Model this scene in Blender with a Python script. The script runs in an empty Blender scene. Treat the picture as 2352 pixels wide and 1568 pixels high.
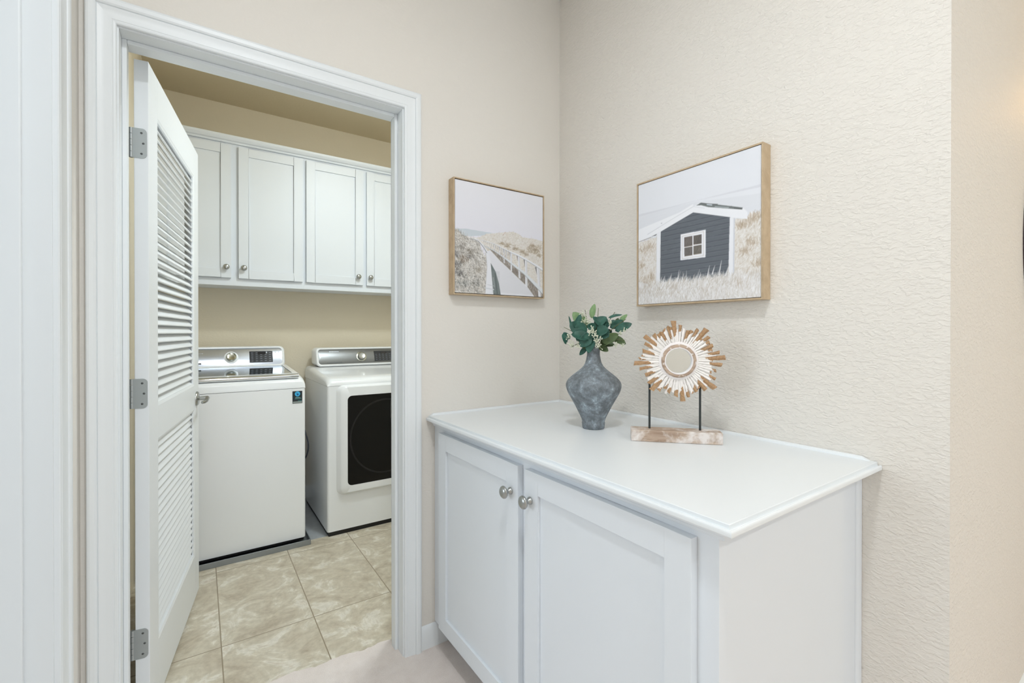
import bpy, math, random
import numpy as np
from mathutils import Vector, Matrix

PI = math.pi
random.seed(7)
col = bpy.context.scene.collection

# ------------------------------------------------------------------ helpers
def lin(c):
    r = []
    for v in c:
        v = v / 255.0
        r.append(v / 12.92 if v <= 0.04045 else ((v + 0.055) / 1.055) ** 2.4)
    return (r[0], r[1], r[2], 1.0)

class NT:
    """small wrapper that makes node graphs short to write"""
    def __init__(self, name):
        self.m = bpy.data.materials.new(name)
        self.m.use_nodes = True
        self.t = self.m.node_tree
        self.b = self.t.nodes['Principled BSDF']
        self.tc = None
    def n(self, kind, **kw):
        nd = self.t.nodes.new(kind)
        for k, v in kw.items():
            if k in nd.inputs.keys():
                nd.inputs[k].default_value = v
            else:
                setattr(nd, k, v)
        return nd
    def l(self, a, b):
        self.t.links.new(a, b)
    def coord(self, scale=(1, 1, 1), rot=(0, 0, 0)):
        if self.tc is None:
            self.tc = self.n('ShaderNodeTexCoord')
        mp = self.n('ShaderNodeMapping')
        mp.inputs['Scale'].default_value = scale
        mp.inputs['Rotation'].default_value = rot
        self.l(self.tc.outputs['Object'], mp.inputs['Vector'])
        return mp.outputs['Vector']
    def noise(self, vec, scale, detail=2.0, rough=0.5, dist=0.0):
        nd = self.n('ShaderNodeTexNoise')
        nd.inputs['Scale'].default_value = scale
        nd.inputs['Detail'].default_value = detail
        nd.inputs['Roughness'].default_value = rough
        nd.inputs['Distortion'].default_value = dist
        self.l(vec, nd.inputs['Vector'])
        return nd
    def ramp(self, fac, stops):
        nd = self.n('ShaderNodeValToRGB')
        el = nd.color_ramp.elements
        while len(el) < len(stops):
            el.new(0.5)
        for e, (p, c) in zip(el, stops):
            e.position = p
            e.color = c if len(c) == 4 else (*c, 1)
        self.l(fac, nd.inputs['Fac'])
        return nd
    def bump(self, height, strength, dist):
        nd = self.n('ShaderNodeBump')
        nd.inputs['Strength'].default_value = strength
        nd.inputs['Distance'].default_value = dist
        self.l(height, nd.inputs['Height'])
        self.l(nd.outputs['Normal'], self.b.inputs['Normal'])
        return nd

def simple(name, rgb, rough=0.5, metal=0.0, spec=0.5, coat=0.0, bump=None, var=0.0):
    t = NT(name)
    t.b.inputs['Base Color'].default_value = lin(rgb)
    t.b.inputs['Roughness'].default_value = rough
    t.b.inputs['Metallic'].default_value = metal
    t.b.inputs['Specular IOR Level'].default_value = spec
    t.b.inputs['Coat Weight'].default_value = coat
    if bump or var:
        v = t.coord()
        nz = t.noise(v, bump[0] if bump else 20, 3)
        if bump:
            t.bump(nz.outputs['Fac'], bump[1], bump[2])
        if var:
            c = lin(rgb)
            lo = tuple(x * (1 - var) for x in c[:3])
            hi = tuple(min(1, x * (1 + var)) for x in c[:3])
            r = t.ramp(nz.outputs['Fac'], [(0.3, lo), (0.7, hi)])
            t.l(r.outputs['Color'], t.b.inputs['Base Color'])
    return t.m

M = {}
M['trim'] = simple('white_trim_paint', (240, 244, 246), 0.38, bump=(60, 0.05, 0.0006))
M['door'] = simple('white_door_paint', (240, 243, 245), 0.42, bump=(70, 0.05, 0.0006))
M['cabinet'] = simple('white_cabinet_paint', (234, 239, 244), 0.4, bump=(50, 0.05, 0.0006))
M['counter'] = simple('white_countertop_paint', (240, 244, 246), 0.3, bump=(35, 0.06, 0.0008))
M['nickel'] = simple('brushed_nickel', (176, 178, 176), 0.28, 1.0, bump=(300, 0.05, 0.0002))
M['hinge'] = simple('satin_hinge_metal', (178, 182, 182), 0.45, 0.7)
M['screw'] = simple('dark_screw_metal', (105, 108, 108), 0.45, 0.8)
M['enamel'] = simple('white_enamel', (249, 251, 252), 0.22, coat=0.3)
M['chrome'] = simple('chrome', (215, 217, 218), 0.08, 1.0)
M['black'] = simple('black_plastic', (14, 14, 15), 0.45)
M['blackglass'] = simple('dark_door_glass', (12, 12, 13), 0.12, spec=0.35)
M['ringglass'] = simple('dark_inner_ring', (22, 22, 23), 0.3)
M['display'] = simple('dark_display', (44, 48, 54), 0.15)
M['lcd'] = simple('display_window', (12, 16, 28), 0.1)
M['icon'] = simple('display_icons', (130, 138, 150), 0.4)
M['tinylet'] = simple('console_lettering', (215, 222, 230), 0.4)
M['greylet'] = simple('console_grey_lettering', (92, 96, 98), 0.4)
M['knob_face'] = simple('knob_face_metal', (190, 192, 184), 0.12, 1.0)
M['pan'] = simple('grey_pan_metal', (150, 155, 158), 0.35, 0.6)
M['rod'] = simple('dark_iron_rod', (62, 66, 66), 0.4, 0.6)
M['mirror'] = simple('mirror_glass', (232, 236, 236), 0.01, 1.0)
M['stem'] = simple('green_brown_stem', (94, 98, 62), 0.6)
M['berry'] = simple('pale_seed_cluster', (226, 228, 206), 0.5)
M['cord'] = simple('grey_cord', (90, 95, 105), 0.5)
M['darkframe'] = simple('dark_frame_lacquer', (58, 40, 44), 0.35)
M['sticker'] = simple('sticker_dark', (34, 44, 50), 0.35)
M['stblue'] = simple('sticker_blue', (70, 190, 240), 0.35)
M['stdeep'] = simple('sticker_deep_blue', (12, 86, 150), 0.35)
M['stgrey'] = simple('sticker_grey', (150, 160, 156), 0.35)
M['stteal'] = simple('sticker_teal', (70, 150, 150), 0.35)
M['greyfloor'] = simple('grey_vinyl', (176, 180, 182), 0.35, var=0.08)
M['ceil'] = simple('white_ceiling_paint', (240, 240, 238), 0.8, bump=(80, 0.3, 0.001))

def wall_mat(name, rgb, strength, stretch=1.7, scale=62):
    t = NT(name)
    t.b.inputs['Base Color'].default_value = lin(rgb)
    t.b.inputs['Roughness'].default_value = 0.62
    t.b.inputs['Specular IOR Level'].default_value = 0.35
    v = t.coord((1, 1, stretch))
    a = t.noise(v, scale, 3.0, 0.5, 0.6)
    b = t.noise(v, scale * 3.2, 2.0)
    r = t.ramp(a.outputs['Fac'], [(0.42, (0, 0, 0)), (0.62, (1, 1, 1))])
    mx = t.n('ShaderNodeMath', operation='MULTIPLY_ADD')
    mx.inputs[1].default_value = 0.3
    t.l(b.outputs['Fac'], mx.inputs[0])
    t.l(r.outputs['Color'], mx.inputs[2])
    t.bump(mx.outputs[0], strength, 0.0022)
    return t.m
PAINT = (235, 230, 222)
M['wall'] = wall_mat('beige_textured_wall', PAINT, 0.55, 2.1, 58)
M['wall2'] = wall_mat('beige_wall_soft_texture', PAINT, 0.16)
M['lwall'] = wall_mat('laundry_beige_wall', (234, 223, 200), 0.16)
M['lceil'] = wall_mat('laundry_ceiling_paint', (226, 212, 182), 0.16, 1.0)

def carpet_mat():
    t = NT('beige_carpet')
    v = t.coord()
    a = t.noise(v, 420, 3, 0.7)
    b = t.noise(v, 24, 3)
    c = t.n('ShaderNodeMix', data_type='RGBA')
    c.inputs[0].default_value = 0.35
    r1 = t.ramp(a.outputs['Fac'], [(0.25, lin((214, 202, 194))), (0.75, lin((255, 246, 240)))])
    r2 = t.ramp(b.outputs['Fac'], [(0.3, lin((230, 217, 209))), (0.7, lin((250, 240, 233)))])
    t.l(r1.outputs['Color'], c.inputs['A'])
    t.l(r2.outputs['Color'], c.inputs['B'])
    t.l(c.outputs['Result'], t.b.inputs['Base Color'])
    t.b.inputs['Roughness'].default_value = 1.0
    t.b.inputs['Specular IOR Level'].default_value = 0.05
    t.bump(a.outputs['Fac'], 0.45, 0.003)
    return t.m
M['carpet'] = carpet_mat()

def tile_mat():
    """large beige stone-look tiles, 0.333 by 0.66 m, thin darker joints"""
    t = NT('beige_stone_tile')
    v = t.coord()
    sx = t.n('ShaderNodeSeparateXYZ'); t.l(v, sx.inputs[0])
    def joint(axis, off, size, w):
        a = t.n('ShaderNodeMath', operation='SUBTRACT'); t.l(sx.outputs[axis], a.inputs[0]); a.inputs[1].default_value = off
        d = t.n('ShaderNodeMath', operation='DIVIDE'); t.l(a.outputs[0], d.inputs[0]); d.inputs[1].default_value = size
        f = t.n('ShaderNodeMath', operation='FRACT'); t.l(d.outputs[0], f.inputs[0])
        s = t.n('ShaderNodeMath', operation='SUBTRACT'); t.l(f.outputs[0], s.inputs[0]); s.inputs[1].default_value = 0.5
        ab = t.n('ShaderNodeMath', operation='ABSOLUTE'); t.l(s.outputs[0], ab.inputs[0])
        g = t.n('ShaderNodeMath', operation='GREATER_THAN'); t.l(ab.outputs[0], g.inputs[0]); g.inputs[1].default_value = 0.5 - w / size / 2
        fl = t.n('ShaderNodeMath', operation='FLOOR'); t.l(d.outputs[0], fl.inputs[0])
        return g.outputs[0], fl.outputs[0]
    jx, ix = joint('X', 0.067, 0.333, 0.0042)
    jy, iy = joint('Y', 2.08, 0.66, 0.0042)
    j = t.n('ShaderNodeMath', operation='MAXIMUM'); t.l(jx, j.inputs[0]); t.l(jy, j.inputs[1])
    # every tile gets its own offset into the stone pattern
    k = t.n('ShaderNodeMath', operation='MULTIPLY_ADD'); t.l(ix, k.inputs[0]); k.inputs[1].default_value = 3.7; t.l(iy, k.inputs[2])
    off = t.n('ShaderNodeCombineXYZ'); t.l(k.outputs[0], off.inputs['Z'])
    vv = t.n('ShaderNodeVectorMath', operation='ADD'); t.l(v, vv.inputs[0]); t.l(off.outputs[0], vv.inputs[1])
    a = t.noise(vv.outputs[0], 7.0, 9, 0.62, 1.2)
    b = t.noise(vv.outputs[0], 45.0, 5, 0.6)
    r = t.ramp(a.outputs['Fac'], [(0.28, lin((186, 172, 150))), (0.43, lin((208, 197, 176))), (0.54, lin((219, 210, 190))), (0.60, lin((238, 232, 218))), (0.66, lin((222, 212, 194))), (0.8, lin((200, 184, 164)))])
    r2 = t.ramp(b.outputs['Fac'], [(0.3, (0.80, 0.79, 0.77)), (0.62, (1, 1, 1))])
    m = t.n('ShaderNodeMix', data_type='RGBA', blend_type='MULTIPLY'); m.inputs[0].default_value = 0.8
    t.l(r.outputs['Color'], m.inputs['A']); t.l(r2.outputs['Color'], m.inputs['B'])
    g = t.n('ShaderNodeMix', data_type='RGBA'); t.l(j.outputs[0], g.inputs[0])
    t.l(m.outputs['Result'], g.inputs['A']); g.inputs['B'].default_value = lin((156, 142, 118))
    t.l(g.outputs['Result'], t.b.inputs['Base Color'])
    t.b.inputs['Roughness'].default_value = 0.42
    inv = t.n('ShaderNodeMath', operation='MULTIPLY_ADD'); t.l(j.outputs[0], inv.inputs[0]); inv.inputs[1].default_value = -0.6; t.l(a.outputs['Fac'], inv.inputs[2])
    t.bump(inv.outputs[0], 0.25, 0.003)
    return t.m
M['tile'] = tile_mat()

def wood_mat(name, c1, c2, scale=(8, 60, 60), rough=0.55):
    t = NT(name)
    v = t.coord(scale)
    a = t.noise(v, 1.0, 5, 0.6, 0.4)
    r = t.ramp(a.outputs['Fac'], [(0.3, lin(c1)), (0.7, lin(c2))])
    t.l(r.outputs['Color'], t.b.inputs['Base Color'])
    t.b.inputs['Roughness'].default_value = rough
    t.bump(a.outputs['Fac'], 0.12, 0.001)
    return t.m
M['frame'] = wood_mat('light_oak_frame', (188, 164, 132), (210, 187, 155), (30, 30, 30))

def whitewash_mat(name, lo, hi, s1, s2):
    """brown wood with worn white paint patches"""
    t = NT(name)
    v = t.coord((1, 1, 1))
    g = t.noise(t.coord((14, 90, 90)), 1.0, 5, 0.6, 0.5)
    wood = t.ramp(g.outputs['Fac'], [(0.3, lin((156, 130, 110))), (0.7, lin((204, 182, 162)))])
    p = t.noise(v, s1, 6, 0.6, 0.4)
    q = t.ramp(p.outputs['Fac'], [(lo, (0, 0, 0)), (hi, (1, 1, 1))])
    m = t.n('ShaderNodeMix', data_type='RGBA')
    t.l(q.outputs['Color'], m.inputs[0])
    t.l(wood.outputs['Color'], m.inputs['A'])
    m.inputs['B'].default_value = lin((232, 224, 218))
    t.l(m.outputs['Result'], t.b.inputs['Base Color'])
    t.b.inputs['Roughness'].default_value = 0.75
    t.bump(p.outputs['Fac'], 0.3, 0.002)
    return t.m
M['block'] = whitewash_mat('whitewashed_block_wood', 0.46, 0.64, 20, 60)

def ray_mat():
    """carved sticks: white paint near the hub, worn brown wood at the tips (vertex attribute 'wear')"""
    t = NT('distressed_white_and_brown_wood')
    v = t.coord()
    at = t.n('ShaderNodeAttribute', attribute_name='wear')
    p = t.noise(v, 70, 4, 0.6)
    ad = t.n('ShaderNodeMath', operation='MULTIPLY_ADD'); t.l(p.outputs['Fac'], ad.inputs[0]); ad.inputs[1].default_value = 0.9; t.l(at.outputs['Fac'], ad.inputs[2])
    q = t.ramp(ad.outputs[0], [(0.93, (0, 0, 0)), (0.97, (1, 1, 1))])
    g = t.noise(v, 260, 3)
    wood = t.ramp(g.outputs['Fac'], [(0.3, lin((158, 122, 86))), (0.7, lin((190, 154, 116)))])
    m = t.n('ShaderNodeMix', data_type='RGBA')
    t.l(q.outputs['Color'], m.inputs[0])
    m.inputs['A'].default_value = lin((246, 241, 236))
    t.l(wood.outputs['Color'], m.inputs['B'])
    t.l(m.outputs['Result'], t.b.inputs['Base Color'])
    t.b.inputs['Roughness'].default_value = 0.7
    t.bump(p.outputs['Fac'], 0.25, 0.001)
    return t.m
M['ray'] = ray_mat()

def vase_mat():
    t = NT('weathered_blue_grey_ceramic')
    v = t.coord()
    a = t.noise(v, 34, 9, 0.74, 0.15)
    b = t.noise(v, 120, 4, 0.6)
    r = t.ramp(a.outputs['Fac'], [(0.30, lin((92, 100, 107))), (0.46, lin((118, 124, 129))), (0.57, lin((140, 150, 158))), (0.68, lin((194, 206, 218)))])
    r2 = t.ramp(b.outputs['Fac'], [(0.35, (0.82, 0.84, 0.84)), (0.7, (1.08, 1.06, 1.04))])
    m = t.n('ShaderNodeMix', data_type='RGBA', blend_type='MULTIPLY'); m.inputs[0].default_value = 1
    t.l(r.outputs['Color'], m.inputs['A']); t.l(r2.outputs['Color'], m.inputs['B'])
    t.l(m.outputs['Result'], t.b.inputs['Base Color'])
    t.b.inputs['Roughness'].default_value = 0.6
    t.bump(b.outputs['Fac'], 0.2, 0.001)
    return t.m
M['vase'] = vase_mat()

def leaf_mat(name, c, c2):
    t = NT(name)
    v = t.coord()
    a = t.noise(v, 50, 3)
    r = t.ramp(a.outputs['Fac'], [(0.3, lin(c)), (0.7, lin(c2))])
    t.l(r.outputs['Color'], t.b.inputs['Base Color'])
    t.b.inputs['Roughness'].default_value = 0.45
    t.b.inputs['Specular IOR Level'].default_value = 0.4
    return t.m
M['leaf_d'] = leaf_mat('dark_blue_green_leaf', (34, 74, 62), (58, 104, 90))
M['leaf_m'] = leaf_mat('olive_green_leaf', (72, 92, 58), (98, 118, 76))
M['leaf_l'] = leaf_mat('light_sage_leaf', (112, 146, 98), (142, 168, 120))

def brushed(name, rgb, rough):
    t = NT(name)
    v = t.coord((4, 900, 900))
    a = t.noise(v, 1.0, 2)
    t.b.inputs['Base Color'].default_value = lin(rgb)
    t.b.inputs['Metallic'].default_value = 0.9
    t.b.inputs['Roughness'].default_value = rough
    t.bump(a.outputs['Fac'], 0.04, 0.0004)
    return t.m
M['silver'] = brushed('brushed_silver_panel', (196, 202, 212), 0.22)
M['darksilver'] = brushed('dark_brushed_panel', (128, 130, 130), 0.3)
M['lid'] = simple('tinted_lid_glass', (170, 182, 194), 0.04, 0.95)

def emit(name, rgb, s):
    t = NT(name)
    t.b.inputs['Emission Color'].default_value = lin(rgb)
    t.b.inputs['Emission Strength'].default_value = s
    t.b.inputs['Base Color'].default_value = (0.8, 0.8, 0.8, 1)
    return t.m
M['lampglow'] = emit('lit_diffuser', (255, 252, 246), 9)
M['warmglow'] = emit('warm_lit_glass', (255, 180, 90), 4)
M['fillglow'] = emit('added_lamp_face', (255, 248, 238), 6)  # glowing face of the added hall fill lamps

# ------------------------------------------------------------------ geometry builder
class B:
    def __init__(self):
        self.v = []; self.f = []; self.sm = []; self.mi = []
    def add(self, vs, fs, smooth=False, mi=0):
        o = len(self.v)
        self.v += [tuple(p) for p in vs]
        for f in fs:
            self.f.append(tuple(i + o for i in f)); self.sm.append(smooth); self.mi.append(mi)
        return self
    def box(self, x0, y0, z0, x1, y1, z1, mi=0):
        x0, x1 = sorted((x0, x1)); y0, y1 = sorted((y0, y1)); z0, z1 = sorted((z0, z1))
        vs = [(x0, y0, z0), (x1, y0, z0), (x1, y1, z0), (x0, y1, z0), (x0, y0, z1), (x1, y0, z1), (x1, y1, z1), (x0, y1, z1)]
        return self.add(vs, [(0, 3, 2, 1), (4, 5, 6, 7), (0, 1, 5, 4), (1, 2, 6, 5), (2, 3, 7, 6), (3, 0, 4, 7)], mi=mi)
    def prism(self, pts, a, b, axis='X', mi=0, smooth=False):
        """pts: closed 2-D outline in the other two axes (in XYZ order), swept from a to b along axis"""
        def mk(p, t):
            return {'X': (t, p[0], p[1]), 'Y': (p[0], t, p[1]), 'Z': (p[0], p[1], t)}[axis]
        n = len(pts)
        vs = [mk(p, a) for p in pts] + [mk(p, b) for p in pts]
        self.add(vs, [(i, (i + 1) % n, n + (i + 1) % n, n + i) for i in range(n)], smooth, mi)
        return self.add([mk(p, a) for p in pts] + [mk(p, b) for p in pts], [tuple(range(n)), tuple(range(2 * n - 1, n - 1, -1))], False, mi)
    def lathe(self, prof, origin=(0, 0, 0), axis='Z', seg=40, smooth=True, mi=0):
        """prof: (radius, height) list; closed where the radius is zero"""
        vs = []; rings = []
        ox, oy, oz = origin
        for r, h in prof:
            k = 1 if r < 1e-6 else seg
            rings.append((len(vs), k))
            for i in range(k):
                a = 2 * PI * i / seg
                c, s = r * math.cos(a), r * math.sin(a)
                p = {'Z': (c, s, h), 'X': (h, c, s), 'Y': (s, h, c)}[axis]
                vs.append((ox + p[0], oy + p[1], oz + p[2]))
        fs = []
        for (a0, ka), (b0, kb) in zip(rings, rings[1:]):
            for i in range(seg):
                j = (i + 1) % seg
                if ka == 1 and kb == 1: continue
                if ka == 1: fs.append((a0, b0 + j, b0 + i))
                elif kb == 1: fs.append((a0 + i, a0 + j, b0))
                else: fs.append((a0 + i, a0 + j, b0 + j, b0 + i))
        return self.add(vs, fs, smooth, mi)
    def tube(self, pts, r, seg=12, mi=0, cap=True):
        """round tube along 3-D points; r is a number or a list"""
        P = [Vector(p) for p in pts]
        R = r if isinstance(r, (list, tuple)) else [r] * len(P)
        vs = []; up = None
        for i, p in enumerate(P):
            d = (P[min(i + 1, len(P) - 1)] - P[max(i - 1, 0)]).normalized()
            if up is None:
                up = d.orthogonal().normalized()
            else:
                up = (up - d * up.dot(d)).normalized()
            w = d.cross(up)
            for k in range(seg):
                a = 2 * PI * k / seg
                vs.append(p + (up * math.cos(a) + w * math.sin(a)) * R[i])
        fs = []
        for i in range(len(P) - 1):
            for k in range(seg):
                j = (k + 1) % seg
                fs.append((i * seg + k, i * seg + j, (i + 1) * seg + j, (i + 1) * seg + k))
        if cap:
            fs.append(tuple(range(seg - 1, -1, -1)))
            fs.append(tuple((len(P) - 1) * seg + k for k in range(seg)))
        return self.add(vs, fs, True, mi)
    def sweep(self, rings, closed=True, smooth=False, cap=True, mi=0):
        """rings: list of equally long rings of points"""
        n = len(rings[0]); vs = [p for r in rings for p in r]; fs = []
        m = n if closed else n - 1
        for i in range(len(rings) - 1):
            for k in range(m):
                j = (k + 1) % n
                fs.append((i * n + k, i * n + j, (i + 1) * n + j, (i + 1) * n + k))
        if cap and closed:
            fs.append(tuple(range(n - 1, -1, -1)))
            fs.append(tuple((len(rings) - 1) * n + k for k in range(n)))
        return self.add(vs, fs, smooth, mi)
    def build(self, name, mat, parent=None, off=None, bevel=0.0, seg=2, smooth_angle=None, weld=False):
        o = off if off is not None else (tuple(parent.location) if parent is not None and parent.parent is None else (0, 0, 0))
        me = bpy.data.meshes.new(name)
        me.from_pydata([(p[0] - o[0], p[1] - o[1], p[2] - o[2]) for p in self.v], [], self.f)
        me.polygons.foreach_set('use_smooth', self.sm)
        me.polygons.foreach_set('material_index', self.mi)
        mats = mat if isinstance(mat, (list, tuple)) else [mat]
        for m in mats: me.materials.append(m)
        import bmesh
        bm = bmesh.new(); bm.from_mesh(me)
        if weld or bevel: bmesh.ops.remove_doubles(bm, verts=bm.verts, dist=1e-6)
        bmesh.ops.recalc_face_normals(bm, faces=bm.faces)
        bm.to_mesh(me); bm.free()
        if any(self.sm): me.set_sharp_from_angle(angle=math.radians(smooth_angle or 40))
        ob = bpy.data.objects.new(name, me); col.objects.link(ob)
        if parent is not None: ob.parent = parent
        if bevel:
            bv = ob.modifiers.new('edge', 'BEVEL'); bv.width = bevel; bv.segments = seg
            bv.limit_method = 'ANGLE'; bv.angle_limit = math.radians(35); bv.harden_normals = False
        return ob

def tag(o, label=None, cat=None, group=None, kind=None):
    if label: o['label'] = label
    if cat: o['category'] = cat
    if group: o['group'] = group
    if kind: o['kind'] = kind
    return o

def thing(name, label, cat, loc=(0, 0, 0), rz=0.0, group=None, kind=None):
    o = bpy.data.objects.new(name, None); col.objects.link(o)
    o.location = loc; o.rotation_euler = (0, 0, rz); o.empty_display_size = 0.05
    return tag(o, label, cat, group, kind)

def struct(o, label=None, cat=None):
    return tag(o, label, cat, kind='structure')

def rrect(x0, y0, x1, y1, r, seg=6):
    pts = []
    for cx, cy, a0 in ((x1 - r, y0 + r, -90), (x1 - r, y1 - r, 0), (x0 + r, y1 - r, 90), (x0 + r, y0 + r, 180)):
        for k in range(seg + 1):
            a = math.radians(a0 + 90 * k / seg)
            pts.append((cx + r * math.cos(a), cy + r * math.sin(a)))
    return pts

L0 = (0, 0, 0)

# ------------------------------------------------------------------ room constants
XC = -0.258      # left wall face
YA = 1.62        # back wall (with the laundry doorway)
XB = 1.372       # right wall face
YE = 0.289       # where the right wall ends
ZC = 2.733       # ceiling
YL = 3.60        # laundry back wall
XJL, XJR = -0.178, 0.6186   # jamb faces of the laundry doorway
ZH = 2.031       # head jamb underside
WT = 0.123       # wall thickness
P_BACK, P_SIDE, P_FILL, P_LAU, P_SCO, EXPO = 9.3, 15, 10.5, 13, 2.4, 0.35

# ------------------------------------------------------------------ room shell
# back wall with doorway
b = B()
b.box(XC - 0.12, YA, 0, XJL - 0.02, YA + WT, ZC)
b.box(XJR + 0.02, YA, 0, XB + 0.12, YA + WT, ZC)
b.box(XJL - 0.02, YA, ZH + 0.02, XJR + 0.02, YA + WT, ZC)
struct(b.build('wall_back', M['wall2'], weld=True), 'beige textured wall with the laundry doorway', 'wall')
# right wall and its return towards the hall
b = B(); b.prism([(XB, YE), (XB + 0.12, YE + 0.12), (XB + 0.12, YA), (XB, YA)], 0, ZC, 'Z')
struct(b.build('wall_right', M['wall']), 'light textured wall behind the sunburst mirror and beach hut picture', 'wall')
b = B(); b.prism([(XB, YE), (3.6, YE), (3.6, YE + 0.12), (XB + 0.12, YE + 0.12)], 0, ZC, 'Z')
struct(b.build('wall_hall', M['wall']), 'warm lit wall round the corner at the right edge', 'wall')
# left wall with its doorway
YD0, YD1, ZD = 0.52, 1.355, 2.031
b = B()
b.box(XC - 0.12, YD1 + 0.02, 0, XC, YA, ZC)
b.box(XC - 0.12, -3.0, 0, XC, YD0 - 0.02, ZC)
b.box(XC - 0.12, YD0 - 0.02, ZD + 0.02, XC, YD1 + 0.02, ZC)
struct(b.build('wall_left', M['wall2'], weld=True), 'narrow beige wall at the left with a white door casing', 'wall')
# walls behind the camera, with an opening for the added unseen window
b = B()
b.box(XC - 0.12, -3.12, 0, 3.7, -3.0, 0.75); b.box(XC - 0.12, -3.12, 2.25, 3.7, -3.0, ZC)
b.box(XC - 0.12, -3.12, 0.75, 0.1, -3.0, 2.25); b.box(2.5, -3.12, 0.75, 3.7, -3.0, 2.25)
struct(b.build('wall_front', M['wall2']), 'beige wall behind the camera with an added window opening', 'wall')
b = B(); b.box(3.6, -3.0, 0, 3.72, YE + 0.12, ZC)
struct(b.build('wall_far_right', M['wall2']), 'beige wall at the far end of the hall', 'wall')
b = B()
for x0, x1, z0, z1 in ((0.1, 2.5, 0.75, 0.81), (0.1, 2.5, 2.19, 2.25), (0.1, 0.16, 0.81, 2.19), (2.44, 2.5, 0.81, 2.19), (1.27, 1.33, 0.81, 2.19)):
    b.box(x0, -3.08, z0, x1, -3.02, z1)
wn = struct(b.build('added_window', M['trim']), 'added white framed window out of view behind the camera', 'window')
# ceilings
b = B(); b.box(XC - 0.12, -3.12, ZC, 3.72, YA + WT, ZC + 0.1)
struct(b.build('ceiling', M['ceil']), 'white ceiling above the hall corner', 'ceiling')
XL0, XL1 = -0.262, 1.75
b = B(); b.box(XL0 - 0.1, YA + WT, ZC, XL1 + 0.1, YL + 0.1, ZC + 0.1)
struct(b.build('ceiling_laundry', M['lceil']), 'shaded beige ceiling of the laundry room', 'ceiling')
# laundry walls
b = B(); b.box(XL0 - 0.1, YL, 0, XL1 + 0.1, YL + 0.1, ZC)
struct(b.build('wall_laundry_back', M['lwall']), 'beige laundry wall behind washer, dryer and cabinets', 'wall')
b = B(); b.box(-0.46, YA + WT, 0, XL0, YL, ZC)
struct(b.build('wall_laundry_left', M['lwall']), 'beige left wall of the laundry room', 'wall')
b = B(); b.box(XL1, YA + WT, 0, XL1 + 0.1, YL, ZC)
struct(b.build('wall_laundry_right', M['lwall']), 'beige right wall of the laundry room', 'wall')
# the rear strip under the machines is grey
fl = B(); fl.box(XL0, YA + 0.0, -0.1, XL1, 2.862, 0)
struct(fl.build('floor_laundry', M['tile']), 'beige stone-look tile floor of the laundry room', 'floor')
fl = B(); fl.box(XL0, 2.862, -0.1, XL1, YL, 0)
struct(fl.build('floor_machine_alcove', M['greyfloor']), 'grey floor strip between and beneath the washer and dryer', 'floor')
# hall carpet with a slightly ragged cut edge at the doorway
rnd = random.Random(3)
pts = [(XC - 0.12, -3.0), (3.6, -3.0), (3.6, YE), (XB + 0.12, YE), (XB + 0.12, YA), (XJR, YA)]
edge = []
n = 60
for i in range(n + 1):
    x = XJR + (XJL - XJR) * i / n
    y = 1.738 + 0.05 * (XJR - x) / 0.8 + rnd.uniform(-0.0035, 0.0035) + 0.006 * math.sin(i * 0.55)
    edge.append((x, y))
pts += edge + [(XJL, YA), (XC - 0.12, YA)]
b = B(); b.prism(pts, 0.0005, 0.012, 'Z')
struct(b.build('floor', M['carpet']), 'pale beige cut pile carpet of the hall', 'floor')
b = B(); b.box(XC - 0.12, -3.0, -0.1, 3.6, YA, 0.0)
struct(b.build('floor_base', M['greyfloor']), 'floor slab under the hall carpet', 'floor')

# ------------------------------------------------------------------ trim: casings, jambs, stops
CAS = [(0, 0), (0, 0.008), (0.002, 0.0105), (0.006, 0.0115), (0.009, 0.0108), (0.0105, 0.0118), (0.024, 0.0125), (0.032, 0.0145),
       (0.0385, 0.0160), (0.0400, 0.0145), (0.0415, 0.0180), (0.046, 0.0205), (0.055, 0.0210), (0.060, 0.0195), (0.0628, 0.0160), (0.0635, 0)]
def casing(x0, x1, zt, z0, put):
    """mitred casing round an opening; put(x, z, h) gives the world point for a profile point standing h off the wall"""
    rings = []
    for sgn in range(4):
        ring = []
        for t, h in CAS:
            if sgn == 0: x, z = x0 - t, z0
            elif sgn == 1: x, z = x0 - t, zt + t
            elif sgn == 2: x, z = x1 + t, zt + t
            else: x, z = x1 + t, z0
            ring.append(put(x, z, h))
        rings.append(ring)
    bb = B(); bb.sweep(rings, closed=True, smooth=True)
    return bb
c = casing(XJL - 0.004, XJR + 0.004, ZH + 0.004, 0.006, lambda x, z, h: (x, YA - h, z))
struct(c.build('trim_1', M['trim'], smooth_angle=14), 'white moulded casing round the laundry doorway', 'door casing')
c = casing(XJL - 0.004, XJR + 0.004, ZH + 0.004, 0.0, lambda x, z, h: (x, YA + WT + h, z))
struct(c.build('trim_2', M['trim'], smooth_angle=14), 'white casing on the laundry side of the doorway', 'door casing')
# jamb lining
b = B()
b.box(XJL - 0.02, YA, 0, XJL, YA + WT, ZH + 0.02)
b.box(XJR, YA, 0, XJR + 0.02, YA + WT, ZH + 0.02)
b.box(XJL, YA, ZH, XJR, YA + WT, ZH + 0.02)
j = struct(b.build('trim_3', M['trim'], bevel=0.001, weld=False), 'white jamb lining of the laundry doorway', 'door frame')
b = B()
b.box(XJL, 1.670, 0.0, XJL + 0.0115, 1.708, ZH)
b.box(XJR - 0.0115, 1.670, 0.0, XJR, 1.708, ZH)
b.box(XJL + 0.0116, 1.670, ZH - 0.0115, XJR - 0.0116, 1.708, ZH)
b.build('door_stop', M['trim'], j, off=L0, bevel=0.002)
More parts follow.
